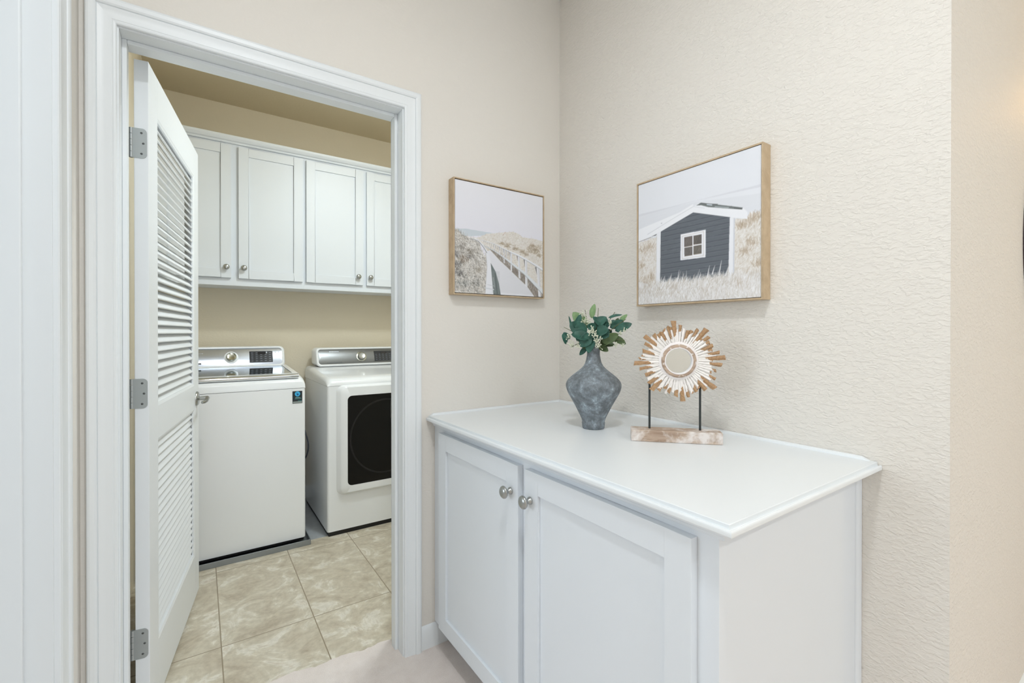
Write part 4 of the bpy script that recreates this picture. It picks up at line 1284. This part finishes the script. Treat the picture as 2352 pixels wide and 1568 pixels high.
RES = 680
def paint_boardwalk():
    D = {k: [(u, v - OY) for u, v in l] for k, l in AA.items()}; P = Paint(RES); rn = random.Random(2)
    v = ((np.arange(RES) + 0.5) / RES)[:, None, None]
    P.a[:] = np.array([231, 230, 240]) / 255 * (1 - np.clip((v - 0.5) * 1.2, 0, 1)) + np.array([238, 238, 242]) / 255 * np.clip((v - 0.5) * 1.2, 0, 1)
    P.poly(D['sea'], (196, 206, 213), 0.9)
    P.poly(D['dune'], (224, 219, 212))
    tufts(P, D['dune'], (0.15, -0.06, 1.0, 0.54), 1500, [(205, 195, 182), (232, 227, 222), (190, 178, 162), (240, 236, 232), (214, 200, 184)], (0.01, 0.03), 0.004, 50, 60, rn, 0.55)
    tufts(P, D['dune'], (0.15, -0.06, 1.0, 0.54), 2600, [(212, 203, 191), (236, 233, 229), (198, 187, 172), (242, 240, 238), (222, 213, 202)], (0.006, 0.016), 0.0055, 20, 50, rn, 0.5)
    tufts(P, D['bumps'], (0.47, 0.25, 0.98, 0.45), 700, [(164, 148, 124), (150, 134, 112), (190, 176, 154), (222, 214, 202)], (0.008, 0.026), 0.0045, 80, 50, rn, 0.6)
    for (u, vv) in ((0.56, 0.40), (0.65, 0.385), (0.74, 0.36), (0.9, 0.40), (0.95, 0.345), (0.86, 0.43), (0.5, 0.415), (0.78, 0.345)):
        for k in range(26):
            a = rn.uniform(0, PI); r = rn.uniform(0.004, 0.03)
            P.line((u + rn.gauss(0, .018), vv + rn.gauss(0, .010)), (u + rn.gauss(0, .018) + 0.01, vv + rn.gauss(0, .010)), 0.005, rn.choice([(160, 144, 118), (178, 160, 136), (146, 130, 110)]), 0.5)
    P.poly(D['sand'], (238, 235, 233))
    P.line((0.51, 0.495), (0.545, 0.53), 0.004, (196, 160, 148), 0.8)
    P.poly(D['lgrass'], (202, 196, 188))
    cg = [(120, 116, 108), (88, 84, 80), (232, 229, 224), (176, 166, 152), (216, 211, 204), (148, 138, 124), (240, 238, 236)]
    for k in range(3):
        tufts(P, D['lgrass'], (-0.01, -0.08, 0.34, 0.48), 1500, cg, (0.015, 0.06), 0.0042, 115 + 20 * k, 38, rn, 0.5, 1.2)
    for (u, vv, s, c) in ((0.10, 0.225, 0.035, (110, 94, 78)), (0.15, 0.255, 0.03, (96, 90, 84)), (0.03, 0.17, 0.035, (84, 80, 76)), (0.05, 0.10, 0.035, (74, 72, 70)), (0.16, 0.30, 0.025, (120, 112, 100)), (0.06, 0.33, 0.025, (126, 120, 112)), (0.1, 0.01, 0.05, (92, 96, 92)), (0.22, 0.02, 0.03, (106, 104, 98)), (0.02, 0.26, 0.02, (92, 88, 84)), (0.25, 0.14, 0.02, (150, 140, 126))):
        for k in range(90):
            uu, v2 = u + rn.gauss(0, s * 0.7), vv + rn.gauss(0, s * 0.55)
            if not inside(D['lgrass'], uu, v2): continue
            a = rn.uniform(0.8, 3.0); L = rn.uniform(0.01, 0.04)
            P.line((uu, v2), (uu + math.cos(a) * L, v2 + math.sin(a) * L), 0.004, c, 0.5)
    tufts(P, D['lgrass'], (-0.01, -0.08, 0.34, 0.46), 520, [(236, 234, 230), (226, 222, 216)], (0.02, 0.07), 0.003, 120, 40, rn, 0.7, 1.0)
    P.poly(D['deck'], (228, 228, 234))
    for k in range(44):
        vv = 0.31 - 0.36 * (k / 44) ** 0.8 * 1.0
        r0 = 0.37 + 0.1 * (0.31 - vv)
        r1 = 0.40 + (0.32 - vv) * 1.42
        P.line((r0, vv), (r1, vv - 0.012 * (0.35 - vv)), 0.0018 + 0.0014 * k / 44, (202, 202, 208), 0.65)
    P.poly(D['undr'], (142, 132, 122))
    tufts(P, D['undr'], (0.33, -0.08, 1.0, 0.37), 420, [(108, 98, 92), (176, 164, 152), (220, 214, 208), (92, 86, 84)], (0.01, 0.05), 0.004, 100, 22, rn, 0.6, 0.3)
    for x0, y0, x1, y1, w in AP:
        y0 -= OY; y1 -= OY
        P.line((x0 - w * 0.75, y0 - 0.004), (x1 - w * 0.1, y1 + (y0 - y1) * 0.45), w * 0.6, (112, 108, 108), 0.85, w * 0.08)
        P.line((x0, y0), (x1, y1), w, (231, 231, 236))
        P.line((x0 + w * 0.3, y0), (x1 + w * 0.3, y1), w * 0.25, (196, 196, 202), 0.8)
    for a_, b_, c1, c2 in (('toprail', 'toprail2', (236, 237, 241), (160, 164, 170)), ('lowrail', 'lowrail2', (224, 228, 232), (140, 146, 152))):
        P.poly(D[a_] + D[b_][::-1], c1)
        P.pline(D[b_], 0.0012, c2, 0.85, 0.006)
    for i in range(14):
        t = i / 14; u = 0.30 + 0.30 * t; vv = 0.423 - 0.075 * t
        P.line((u, vv), (u + 0.002, vv - 0.015 - 0.03 * t), 0.0025 + 0.002 * t, (108, 106, 106), 0.7)
        P.line((u + 0.01, vv - 0.045), (u + 0.018, vv - 0.07 - 0.02 * t), 0.003, (130, 122, 114), 0.6)
    P.pline(D['frail'], 0.002, (112, 116, 122), 0.9, 0.009)
    P.pline([(u + 0.006, vv + 0.004) for u, vv in D['frail']], 0.002, (238, 238, 242), 0.9, 0.011)
    for i in range(9):
        t = i / 9; P.line((0.16 + 0.09 * t, 0.424 - 0.012 * t), (0.16 + 0.09 * t, 0.41 - 0.015 * t), 0.002, (120, 120, 122), 0.6)
    P.poly(D['lrail'], (231, 232, 238))
    P.line((0.322, 0.31), (0.336, 0.19), 0.004, (168, 166, 164), 0.8); P.line((0.336, 0.19), (0.316, -0.06), 0.004, (176, 172, 168), 0.8)
    P.poly(D['gap'], (98, 108, 108))
    for k in range(22):
        vv = 0.15 - k * 0.0095
        P.line((0.395, vv), (0.475, vv - 0.004), 0.0028, (150, 158, 158), 0.55)
    P.line((0.425, 0.13), (0.45, -0.06), 0.008, (66, 74, 76), 0.8)
    P.line((0.405, 0.09), (0.418, 0.0), 0.006, (190, 196, 198), 0.7)
    P.line((0.34, 0.02), (0.41, 0.012), 0.004, (190, 192, 198), 0.9); P.line((0.315, -0.012), (0.41, -0.022), 0.01, (206, 210, 216), 0.9)
    return P.a

def paint_hut():
    D = {k: [(u, v - OY) for u, v in l] for k, l in BB.items()}; P = Paint(RES); rn = random.Random(4)
    v = ((np.arange(RES) + 0.5) / RES)[:, None, None]
    P.a[:] = np.array([232, 234, 241]) / 255
    P.poly(D['sea'], (226, 228, 235)); P.poly(D['band'], (216, 217, 225), 0.75)
    for k in range(40):
        vv = 0.56 + rn.uniform(-0.02, 0.11); u = rn.uniform(0, 0.9)
        P.line((u, vv), (u + rn.uniform(.05, .2), vv + 0.003), 0.004, rn.choice([(222, 223, 231), (232, 233, 240)]), 0.4)
    P.poly(D['hillr'], (226, 220, 213)); P.poly(D['hilll'], (226, 221, 216))
    cg = [(204, 192, 176), (240, 237, 235), (188, 172, 152), (232, 228, 224), (214, 204, 192), (246, 244, 243)]
    tufts(P, D['hillr'], (0.82, -0.08, 1.01, 0.5), 1500, cg, (0.01, 0.035), 0.004, 70, 35, rn, 0.5, 0.8)
    tufts(P, D['hilll'], (-0.02, -0.08, 0.185, 0.47), 1300, cg, (0.01, 0.035), 0.004, 80, 35, rn, 0.5, 0.8)
    for (u, vv, s, a_) in ((0.93, 0.44, 0.03, D['hillr']), (0.96, 0.46, 0.02, D['hillr']), (0.87, 0.42, 0.02, D['hillr']), (0.94, 0.30, 0.02, D['hillr']), (0.90, 0.24, 0.02, D['hillr']), (0.98, 0.15, 0.02, D['hillr']),
                           (0.05, 0.37, 0.03, D['hilll']), (0.12, 0.39, 0.025, D['hilll']), (0.03, 0.25, 0.025, D['hilll']), (0.13, 0.15, 0.025, D['hilll']), (0.06, 0.12, 0.03, D['hilll']), (0.10, 0.07, 0.03, D['hilll'])):
        for k in range(60):
            uu, v2 = u + rn.gauss(0, s), vv + rn.gauss(0, s * 0.7)
            if not inside(a_, uu, v2): continue
            a = rn.uniform(0.9, 2.1); L = rn.uniform(0.008, 0.03)
            P.line((uu, v2), (uu + math.cos(a) * L, v2 + math.sin(a) * L), 0.0038, rn.choice([(172, 150, 124), (156, 136, 112), (190, 170, 146)]), 0.5)
    P.poly(D['roof'], (242, 243, 248))
    P.pline(D['rline'], 0.0025, (190, 192, 198), 0.9); P.pline(D['rline2'], 0.0025, (214, 216, 222), 0.9)
    P.pline(D['hline'], 0.004, (124, 110, 100), 0.8)
    P.poly(D['eave'], (70, 68, 68))
    P.poly(D['vent'], (100, 106, 106)); P.poly(D['vl'], (206, 216, 226))
    P.line((0.68, 0.600), (0.78, 0.570), 0.006, (176, 184, 190), 0.9); P.line((0.82, 0.560), (0.87, 0.542), 0.005, (60, 62, 64), 0.9)
    P.line((0.56, 0.651), (0.70, 0.612), 0.003, (62, 64, 66), 0.9)
    P.poly(D['fac'], (84, 90, 98))
    for k in range(15):
        vv = 0.575 - k * 0.0365
        P.line((0.227, vv - 0.005), (0.80, vv), 0.0042, (52, 57, 65), 0.9)
        P.line((0.227, vv - 0.010), (0.80, vv - 0.005), 0.0028, (110, 117, 127), 0.6)
    for k in range(260):
        u = rn.uniform(0.22, 0.74); vv = rn.uniform(0.05, 0.56)
        if inside(D['fac'], u, vv) and inside(D['fac'], u + 0.05, vv):
            P.line((u, vv), (u + rn.uniform(0.015, 0.06), vv + 0.001), 0.003, rn.choice([(70, 76, 84), (98, 106, 114), (76, 84, 94), (108, 114, 122)]), 0.45)
    # anything of the planks above the gable is covered by the white barge boards again
    P.poly([(0.225, 0.505), (0.508, 0.594), (0.508, 0.66), (0.20, 0.56)], (242, 243, 248)); P.poly([(0.508, 0.594), (0.80, 0.496), (0.91, 0.464), (0.912, 0.508), (0.878, 0.540), (0.60, 0.61), (0.508, 0.64)], (242, 243, 248))
    P.poly(D['vent'], (100, 106, 106)); P.poly(D['vl'], (206, 216, 226))
    P.line((0.56, 0.651), (0.70, 0.612), 0.003, (62, 64, 66), 0.9); P.line((0.68, 0.600), (0.78, 0.570), 0.006, (176, 184, 190), 0.9)
    P.line((0.82, 0.557), (0.87, 0.541), 0.005, (60, 62, 64), 0.9)
    P.pline(D['rline'], 0.0025, (190, 192, 198), 0.9); P.line((0.508, 0.64), (0.60, 0.606), 0.002, (200, 202, 208), 0.9)
    P.line((0.225, 0.505), (0.508, 0.594), 0.004, (60, 64, 70), 0.8); P.line((0.508, 0.594), (0.79, 0.499), 0.004, (60, 64, 70), 0.8)
    P.poly(D['pl'], (238, 239, 245)); P.poly(D['pr'], (238, 239, 245)); P.poly(D['pr2'], (206, 208, 216))
    P.line((0.223, 0.50), (0.218, 0.03), 0.003, (60, 62, 66), 0.8); P.line((0.184, 0.49), (0.176, 0.03), 0.003, (198, 194, 188), 0.8)
    P.poly(D['win'], (240, 240, 246)); P.pline(D['win2'] + [D['win2'][0]], 0.0035, (196, 190, 182), 0.9)
    for k, c in (('p1', (96, 88, 84)), ('p2', (84, 78, 74)), ('p3', (92, 86, 82)), ('p4', (98, 92, 84))):
        P.poly(D[k], c)
        q = D[k]; u0, u1 = min(p[0] for p in q), max(p[0] for p in q); v0, v1 = min(p[1] for p in q), max(p[1] for p in q)
        for i in range(16):
            u = rn.uniform(u0 + 0.004, u1 - 0.012); vv = rn.uniform(v0 + 0.004, v1 - 0.024)
            P.line((u, vv), (u + 0.008, vv + 0.02), 0.0022, rn.choice([(136, 128, 120), (66, 62, 62), (112, 106, 104)]), 0.7)
        P.line((u0, v0), (u1, v0), 0.002, (182, 160, 130), 0.8)
    P.poly(D['grass'], (222, 219, 218))
    cw = [(244, 243, 244), (206, 200, 194), (236, 233, 232), (190, 180, 168), (226, 222, 220), (250, 249, 250)]
    g = D['grass']
    for k in range(3):
        tufts(P, g, (-0.02, -0.08, 1.01, 0.09), 1300, cw, (0.02, 0.06), 0.004, 72 + 10 * k, 24, rn, 0.55, 0.5)
    for k in range(420):
        u = rn.uniform(0.19, 0.86); a = math.radians(rn.gauss(68, 16)); L = rn.uniform(0.02, 0.085) * (1.25 if rn.random() < 0.15 else 0.8)
        vv = rn.uniform(0.03, 0.085)
        P.line((u, vv), (u + math.cos(a) * L, vv + math.sin(a) * L), 0.0062, rn.choice([(240, 238, 238), (214, 208, 202), (228, 224, 222), (196, 188, 178)]), 0.9, 0.0015)
    for u, vv, L in ((0.37, 0.09, 0.09), (0.41, 0.09, 0.06), (0.62, 0.10, 0.085), (0.66, 0.12, 0.06), (0.71, 0.11, 0.10), (0.30, 0.08, 0.07), (0.24, 0.07, 0.08), (0.55, 0.08, 0.06), (0.76, 0.1, 0.06)):
        P.line((u, vv), (u + 0.02, vv + L), 0.010, (238, 236, 237), 0.95, 0.002)
    for (u, vv, s) in ((0.13, 0.08, 0.03), (0.05, 0.03, 0.03), (0.2, 0.0, 0.03), (0.33, 0.02, 0.03), (0.6, 0.0, 0.04), (0.85, 0.02, 0.03), (0.95, 0.08, 0.03)):
        for k in range(26):
            uu, v2 = u + rn.gauss(0, s), vv + rn.gauss(0, s * 0.7); a = rn.uniform(1.0, 1.8); L = rn.uniform(0.01, 0.04)
            P.line((uu, v2), (uu + math.cos(a) * L, v2 + math.sin(a) * L), 0.003, (176, 160, 140), 0.5)
    return P.a

def canvas_mat():
    t = NT('printed_canvas')
    at = t.n('ShaderNodeAttribute', attribute_name='print')
    t.l(at.outputs['Color'], t.b.inputs['Base Color'])
    t.b.inputs['Roughness'].default_value = 0.8
    t.b.inputs['Specular IOR Level'].default_value = 0.2
    a = t.noise(t.coord(), 900, 2)
    t.bump(a.outputs['Fac'], 0.12, 0.0004)
    return t.m
M['canvas'] = canvas_mat()
M['canvas_edge'] = simple('canvas_edge', (236, 236, 240), 0.85)

def canvas(root, img, P0, U, V, N, w, h, depth):
    """P0 lower-left corner of the printed face, U right, V up, N out of the wall"""
    m = 340
    im = img.reshape(m, 2, m, 2, 3).mean(axis=(1, 3))
    P0, U, V, N = map(np.array, (P0, U, V, N))
    g = np.arange(m + 1) / m
    GU, GV = np.meshgrid(g, g)
    pts = P0 + GU[..., None] * U * w + GV[..., None] * V * h - np.array(root.location)
    me = bpy.data.meshes.new('canvas_print')
    idx = np.arange((m + 1) * (m + 1)).reshape(m + 1, m + 1)
    q = np.stack([idx[:-1, :-1], idx[:-1, 1:], idx[1:, 1:], idx[1:, :-1]], -1).reshape(-1, 4)
    me.vertices.add((m + 1) ** 2); me.vertices.foreach_set('co', pts.reshape(-1).astype(np.float32))
    me.loops.add(q.size); me.loops.foreach_set('vertex_index', q.reshape(-1).astype(np.int32))
    me.polygons.add(len(q)); me.polygons.foreach_set('loop_start', (np.arange(len(q)) * 4).astype(np.int32))
    me.polygons.foreach_set('loop_total', np.full(len(q), 4, np.int32))
    me.update(calc_edges=True)
    ca = me.attributes.new('print', 'FLOAT_COLOR', 'POINT')
    pad = np.zeros((m + 1, m + 1, 3)); cnt = np.zeros((m + 1, m + 1, 1))
    for dy in (0, 1):
        for dx in (0, 1):
            pad[dy:dy + m, dx:dx + m] += im; cnt[dy:dy + m, dx:dx + m] += 1
    rgb = s2l(1 - (1 - pad / cnt) * 0.86)
    ca.data.foreach_set('color', np.concatenate([rgb, np.ones((m + 1, m + 1, 1))], -1).reshape(-1).astype(np.float32))
    me.materials.append(M['canvas'])
    o = bpy.data.objects.new('canvas_print', me); col.objects.link(o); o.parent = root
    # the stretched canvas body behind the printed face
    b = B()
    a0 = P0 - N * 0.0006; a1 = P0 - N * depth
    vs = [a0, a0 + U * w, a0 + U * w + V * h, a0 + V * h, a1, a1 + U * w, a1 + U * w + V * h, a1 + V * h]
    b.add([tuple(p) for p in vs], [(0, 1, 2, 3), (7, 6, 5, 4), (0, 4, 5, 1), (1, 5, 6, 2), (2, 6, 7, 3), (3, 7, 4, 0)])
    b.build('canvas_body', M['canvas_edge'], root)

XA0, XA1, ZA0, ZA1 = .8115, 1.2445, 1.3625, 1.8025
pa = thing('framed_canvas', 'square beach boardwalk and dunes picture in a thin oak frame beside the doorway', 'picture', (1.028, YA, 1.357))
def frame(root, name, box4, lip, put, d0, d1):
    a0, a1, z0, z1 = box4
    bb = B()
    for (p, q, r, s) in ((a0, z0, a1, z0 + lip), (a0, z1 - lip, a1, z1), (a0, z0 + lip, a0 + lip, z1 - lip), (a1 - lip, z0 + lip, a1, z1 - lip)):
        A_, B_ = put(p, q, d0), put(r, s, d1)
        bb.box(*A_, *B_)
    return bb.build(name, M['frame'], root, bevel=0.0008)
frame(pa, 'frame', (.8066, 1.2490, 1.357, 1.8085), 0.0045, lambda a, z, d: (a, YA - d, z), 0.0005, 0.042)
frame(pa, 'frame_back', (.8120, 1.2440, 1.3620, 1.8030), 0.02, lambda a, z, d: (a, YA - d, z), 0.001, 0.006)
canvas(pa, paint_boardwalk(), (.8135, YA - 0.0395, 1.3645), (1, 0, 0), (0, 0, 1), (0, -1, 0), 0.429, 0.436, 0.033)
pb = thing('framed_canvas', 'square dark grey beach hut picture in a thin oak frame on the right wall', 'picture', (XB, 0.904, 1.305))
frame(pb, 'frame', (.6757, 1.1320, 1.305, 1.7545), 0.0045, lambda a, z, d: (XB - d, a, z), 0.0005, 0.044)
frame(pb, 'frame_back', (.6810, 1.1270, 1.3100, 1.7490), 0.02, lambda a, z, d: (XB - d, a, z), 0.001, 0.006)
canvas(pb, paint_hut(), (XB - 0.0415, 1.1255, 1.3115), (0, -1, 0), (0, 0, 1), (-1, 0, 0), 0.4435, 0.4365, 0.035)

# ------------------------------------------------------------------ round dark-rimmed wall piece, only its rim enters the picture
rd = thing('round_wall_mirror', 'dark round rim just entering at the right edge of the picture', 'mirror', (2.60, YE, 1.52))
b = B(); rings = []
for k in range(73):
    a = 2 * PI * k / 72
    rings.append([(2.577 + r * math.cos(a), YE - h, 1.505 + r * math.sin(a)) for r, h in ((0.37, 0.001), (0.37, 0.018), (0.378, 0.022), (0.388, 0.022), (0.395, 0.016), (0.395, 0.001))])
b.sweep(rings, closed=True, smooth=True, cap=False)
b.build('rim', M['darkframe'], rd, weld=True)
b = B(); b.lathe([(0, -0.001), (0.372, -0.001), (0.372, -0.008), (0, -0.008)], (2.577, YE, 1.505), 'Y', 64, smooth=False)
b.build('mirror_glass', M['mirror'], rd)

# ------------------------------------------------------------------ lamps
sc = thing('wall_sconce', 'warm glass wall sconce round the corner at the right', 'lamp', (2.72, YE, 2.05))
b = B(); b.box(2.66, YE - 0.02, 2.00, 2.78, YE - 0.0005, 2.12); b.tube([(2.72, YE - 0.02, 2.06), (2.72, YE - 0.09, 2.06)], 0.01, 12)
b.build('backplate', M['nickel'], sc)
b = B(); b.lathe([(0, -0.06), (0.03, -0.06), (0.055, 0.0), (0.06, 0.07), (0.056, 0.07), (0.05, 0.0), (0.026, -0.055), (0, -0.055)], (2.72, YE - 0.10, 2.10), 'Z', 32)
b.build('lamp_shade', M['warmglow'], sc)

def area(name, loc, rot, sx, sy, power, rgb, parent=None, shape='RECTANGLE', spread=180):
    ld = bpy.data.lights.new(name, 'AREA'); ld.shape = shape; ld.size = sx
    if shape in ('RECTANGLE', 'ELLIPSE'): ld.size_y = sy
    ld.energy = power; ld.color = rgb; ld.spread = math.radians(spread)
    o = bpy.data.objects.new(name, ld); col.objects.link(o); o.location = loc; o.rotation_euler = rot
    return o
def point(name, loc, power, rgb, r=0.05):
    ld = bpy.data.lights.new(name, 'POINT'); ld.energy = power; ld.color = rgb; ld.shadow_soft_size = r
    o = bpy.data.objects.new(name, ld); col.objects.link(o); o.location = loc
    return o
# soft frontal fill added behind the camera, set in the unseen window
area('added_window_fill', (1.3, -2.98, 1.5), (PI / 2, 0, 0), 2.3, 1.4, P_BACK, (0.84, 0.925, 1.0))
# daylight from the side room's window, through the left doorway
area('side_room_daylight', (-2.56, 1.40, 1.5), (0, -PI / 2, 0), 1.45, 1.15, P_SIDE, (0.80, 0.90, 1.0))
# unseen lamps added in the hall ceiling as fill, standing in for bounced flash
for i, (x, y) in enumerate(((0.16, 0.22), (0.45, -1.5), (2.3, -1.5))):
    cl = thing('added_ceiling_lamp', ['added white fill lamp in the ceiling over the hall corner', 'added white fill lamp in the ceiling behind the camera', 'added white fill lamp in the ceiling of the far hall'][i], 'lamp', (x, y, ZC - 0.01), group='added hall fill lamps')
    b = B(); b.lathe([(0.078, -0.0005), (0.095, -0.0005), (0.097, -0.004), (0.094, -0.008), (0.080, -0.006), (0.078, -0.0005)], (x, y, ZC), 'Z', 40)
    b.build('trim_ring', M['trim'], cl)
    b = B(); b.lathe([(0, -0.001), (0.0775, -0.001), (0.0775, -0.003), (0, -0.003)], (x, y, ZC), 'Z', 40, smooth=False)
    b.build('diffuser', M['fillglow'], cl)
    area('added_fill_light', (x, y, ZC - 0.012), (0, 0, 0), 0.15, 0.15, P_FILL * (0.6 if i == 2 else 1.0), (1.0, 0.82, 0.48) if i == 2 else (0.90, 0.955, 1.0), shape='DISK')
# laundry ceiling fixture: a round dome lamp
LX, LY = 0.95, 2.02
lf = thing('laundry_ceiling_light', 'round white dome ceiling light of the laundry room', 'lamp', (LX, LY, ZC - 0.08))
b = B(); b.lathe([(0, -0.0005), (0.15, -0.0005), (0.152, -0.012), (0.135, -0.022), (0, -0.022)], (LX, LY, ZC), 'Z', 48); b.build('canopy', M['trim'], lf)
b = B(); b.lathe([(0.132, -0.0225), (0.128, -0.045), (0.11, -0.062), (0.07, -0.074), (0.03, -0.078), (0, -0.079)], (LX, LY, ZC), 'Z', 48)
b.build('diffuser', M['lampglow'], lf)
area('laundry_light', (LX, LY, ZC - 0.085), (0, 0, 0), 0.24, 0.24, P_LAU, (0.82, 0.935, 1.0), shape='DISK')
point('sconce_light', (2.72, YE - 0.16, 2.13), P_SCO, (1.0, 0.64, 0.22), 0.05)

w = bpy.data.worlds.new('sky'); bpy.context.scene.world = w; w.use_nodes = True
bg = w.node_tree.nodes['Background']; bg.inputs['Color'].default_value = (0.80, 0.90, 1.0, 1); bg.inputs['Strength'].default_value = 1.0

# ------------------------------------------------------------------ camera
sc_ = bpy.context.scene
cam = bpy.data.cameras.new('camera'); co = bpy.data.objects.new('camera', cam); col.objects.link(co)
cam.sensor_width = 36.0; cam.sensor_fit = 'HORIZONTAL'; cam.lens = 1051.0 / 2352 * 36
ANG = math.radians(55.67); PITCH = math.radians(0.2)
co.location = (0, 0, 1.21)
co.rotation_euler = (PI / 2 - PITCH, 0, ANG - PI / 2)
cam.shift_y = -(784 - 766.67) / 2352
cam.clip_start = 0.02
sc_.camera = co
sc_.view_settings.view_transform = 'Standard'; sc_.view_settings.look = 'None'; sc_.view_settings.gamma = 1.0
sc_.view_settings.use_curve_mapping = False
sc_.view_settings.exposure = EXPO
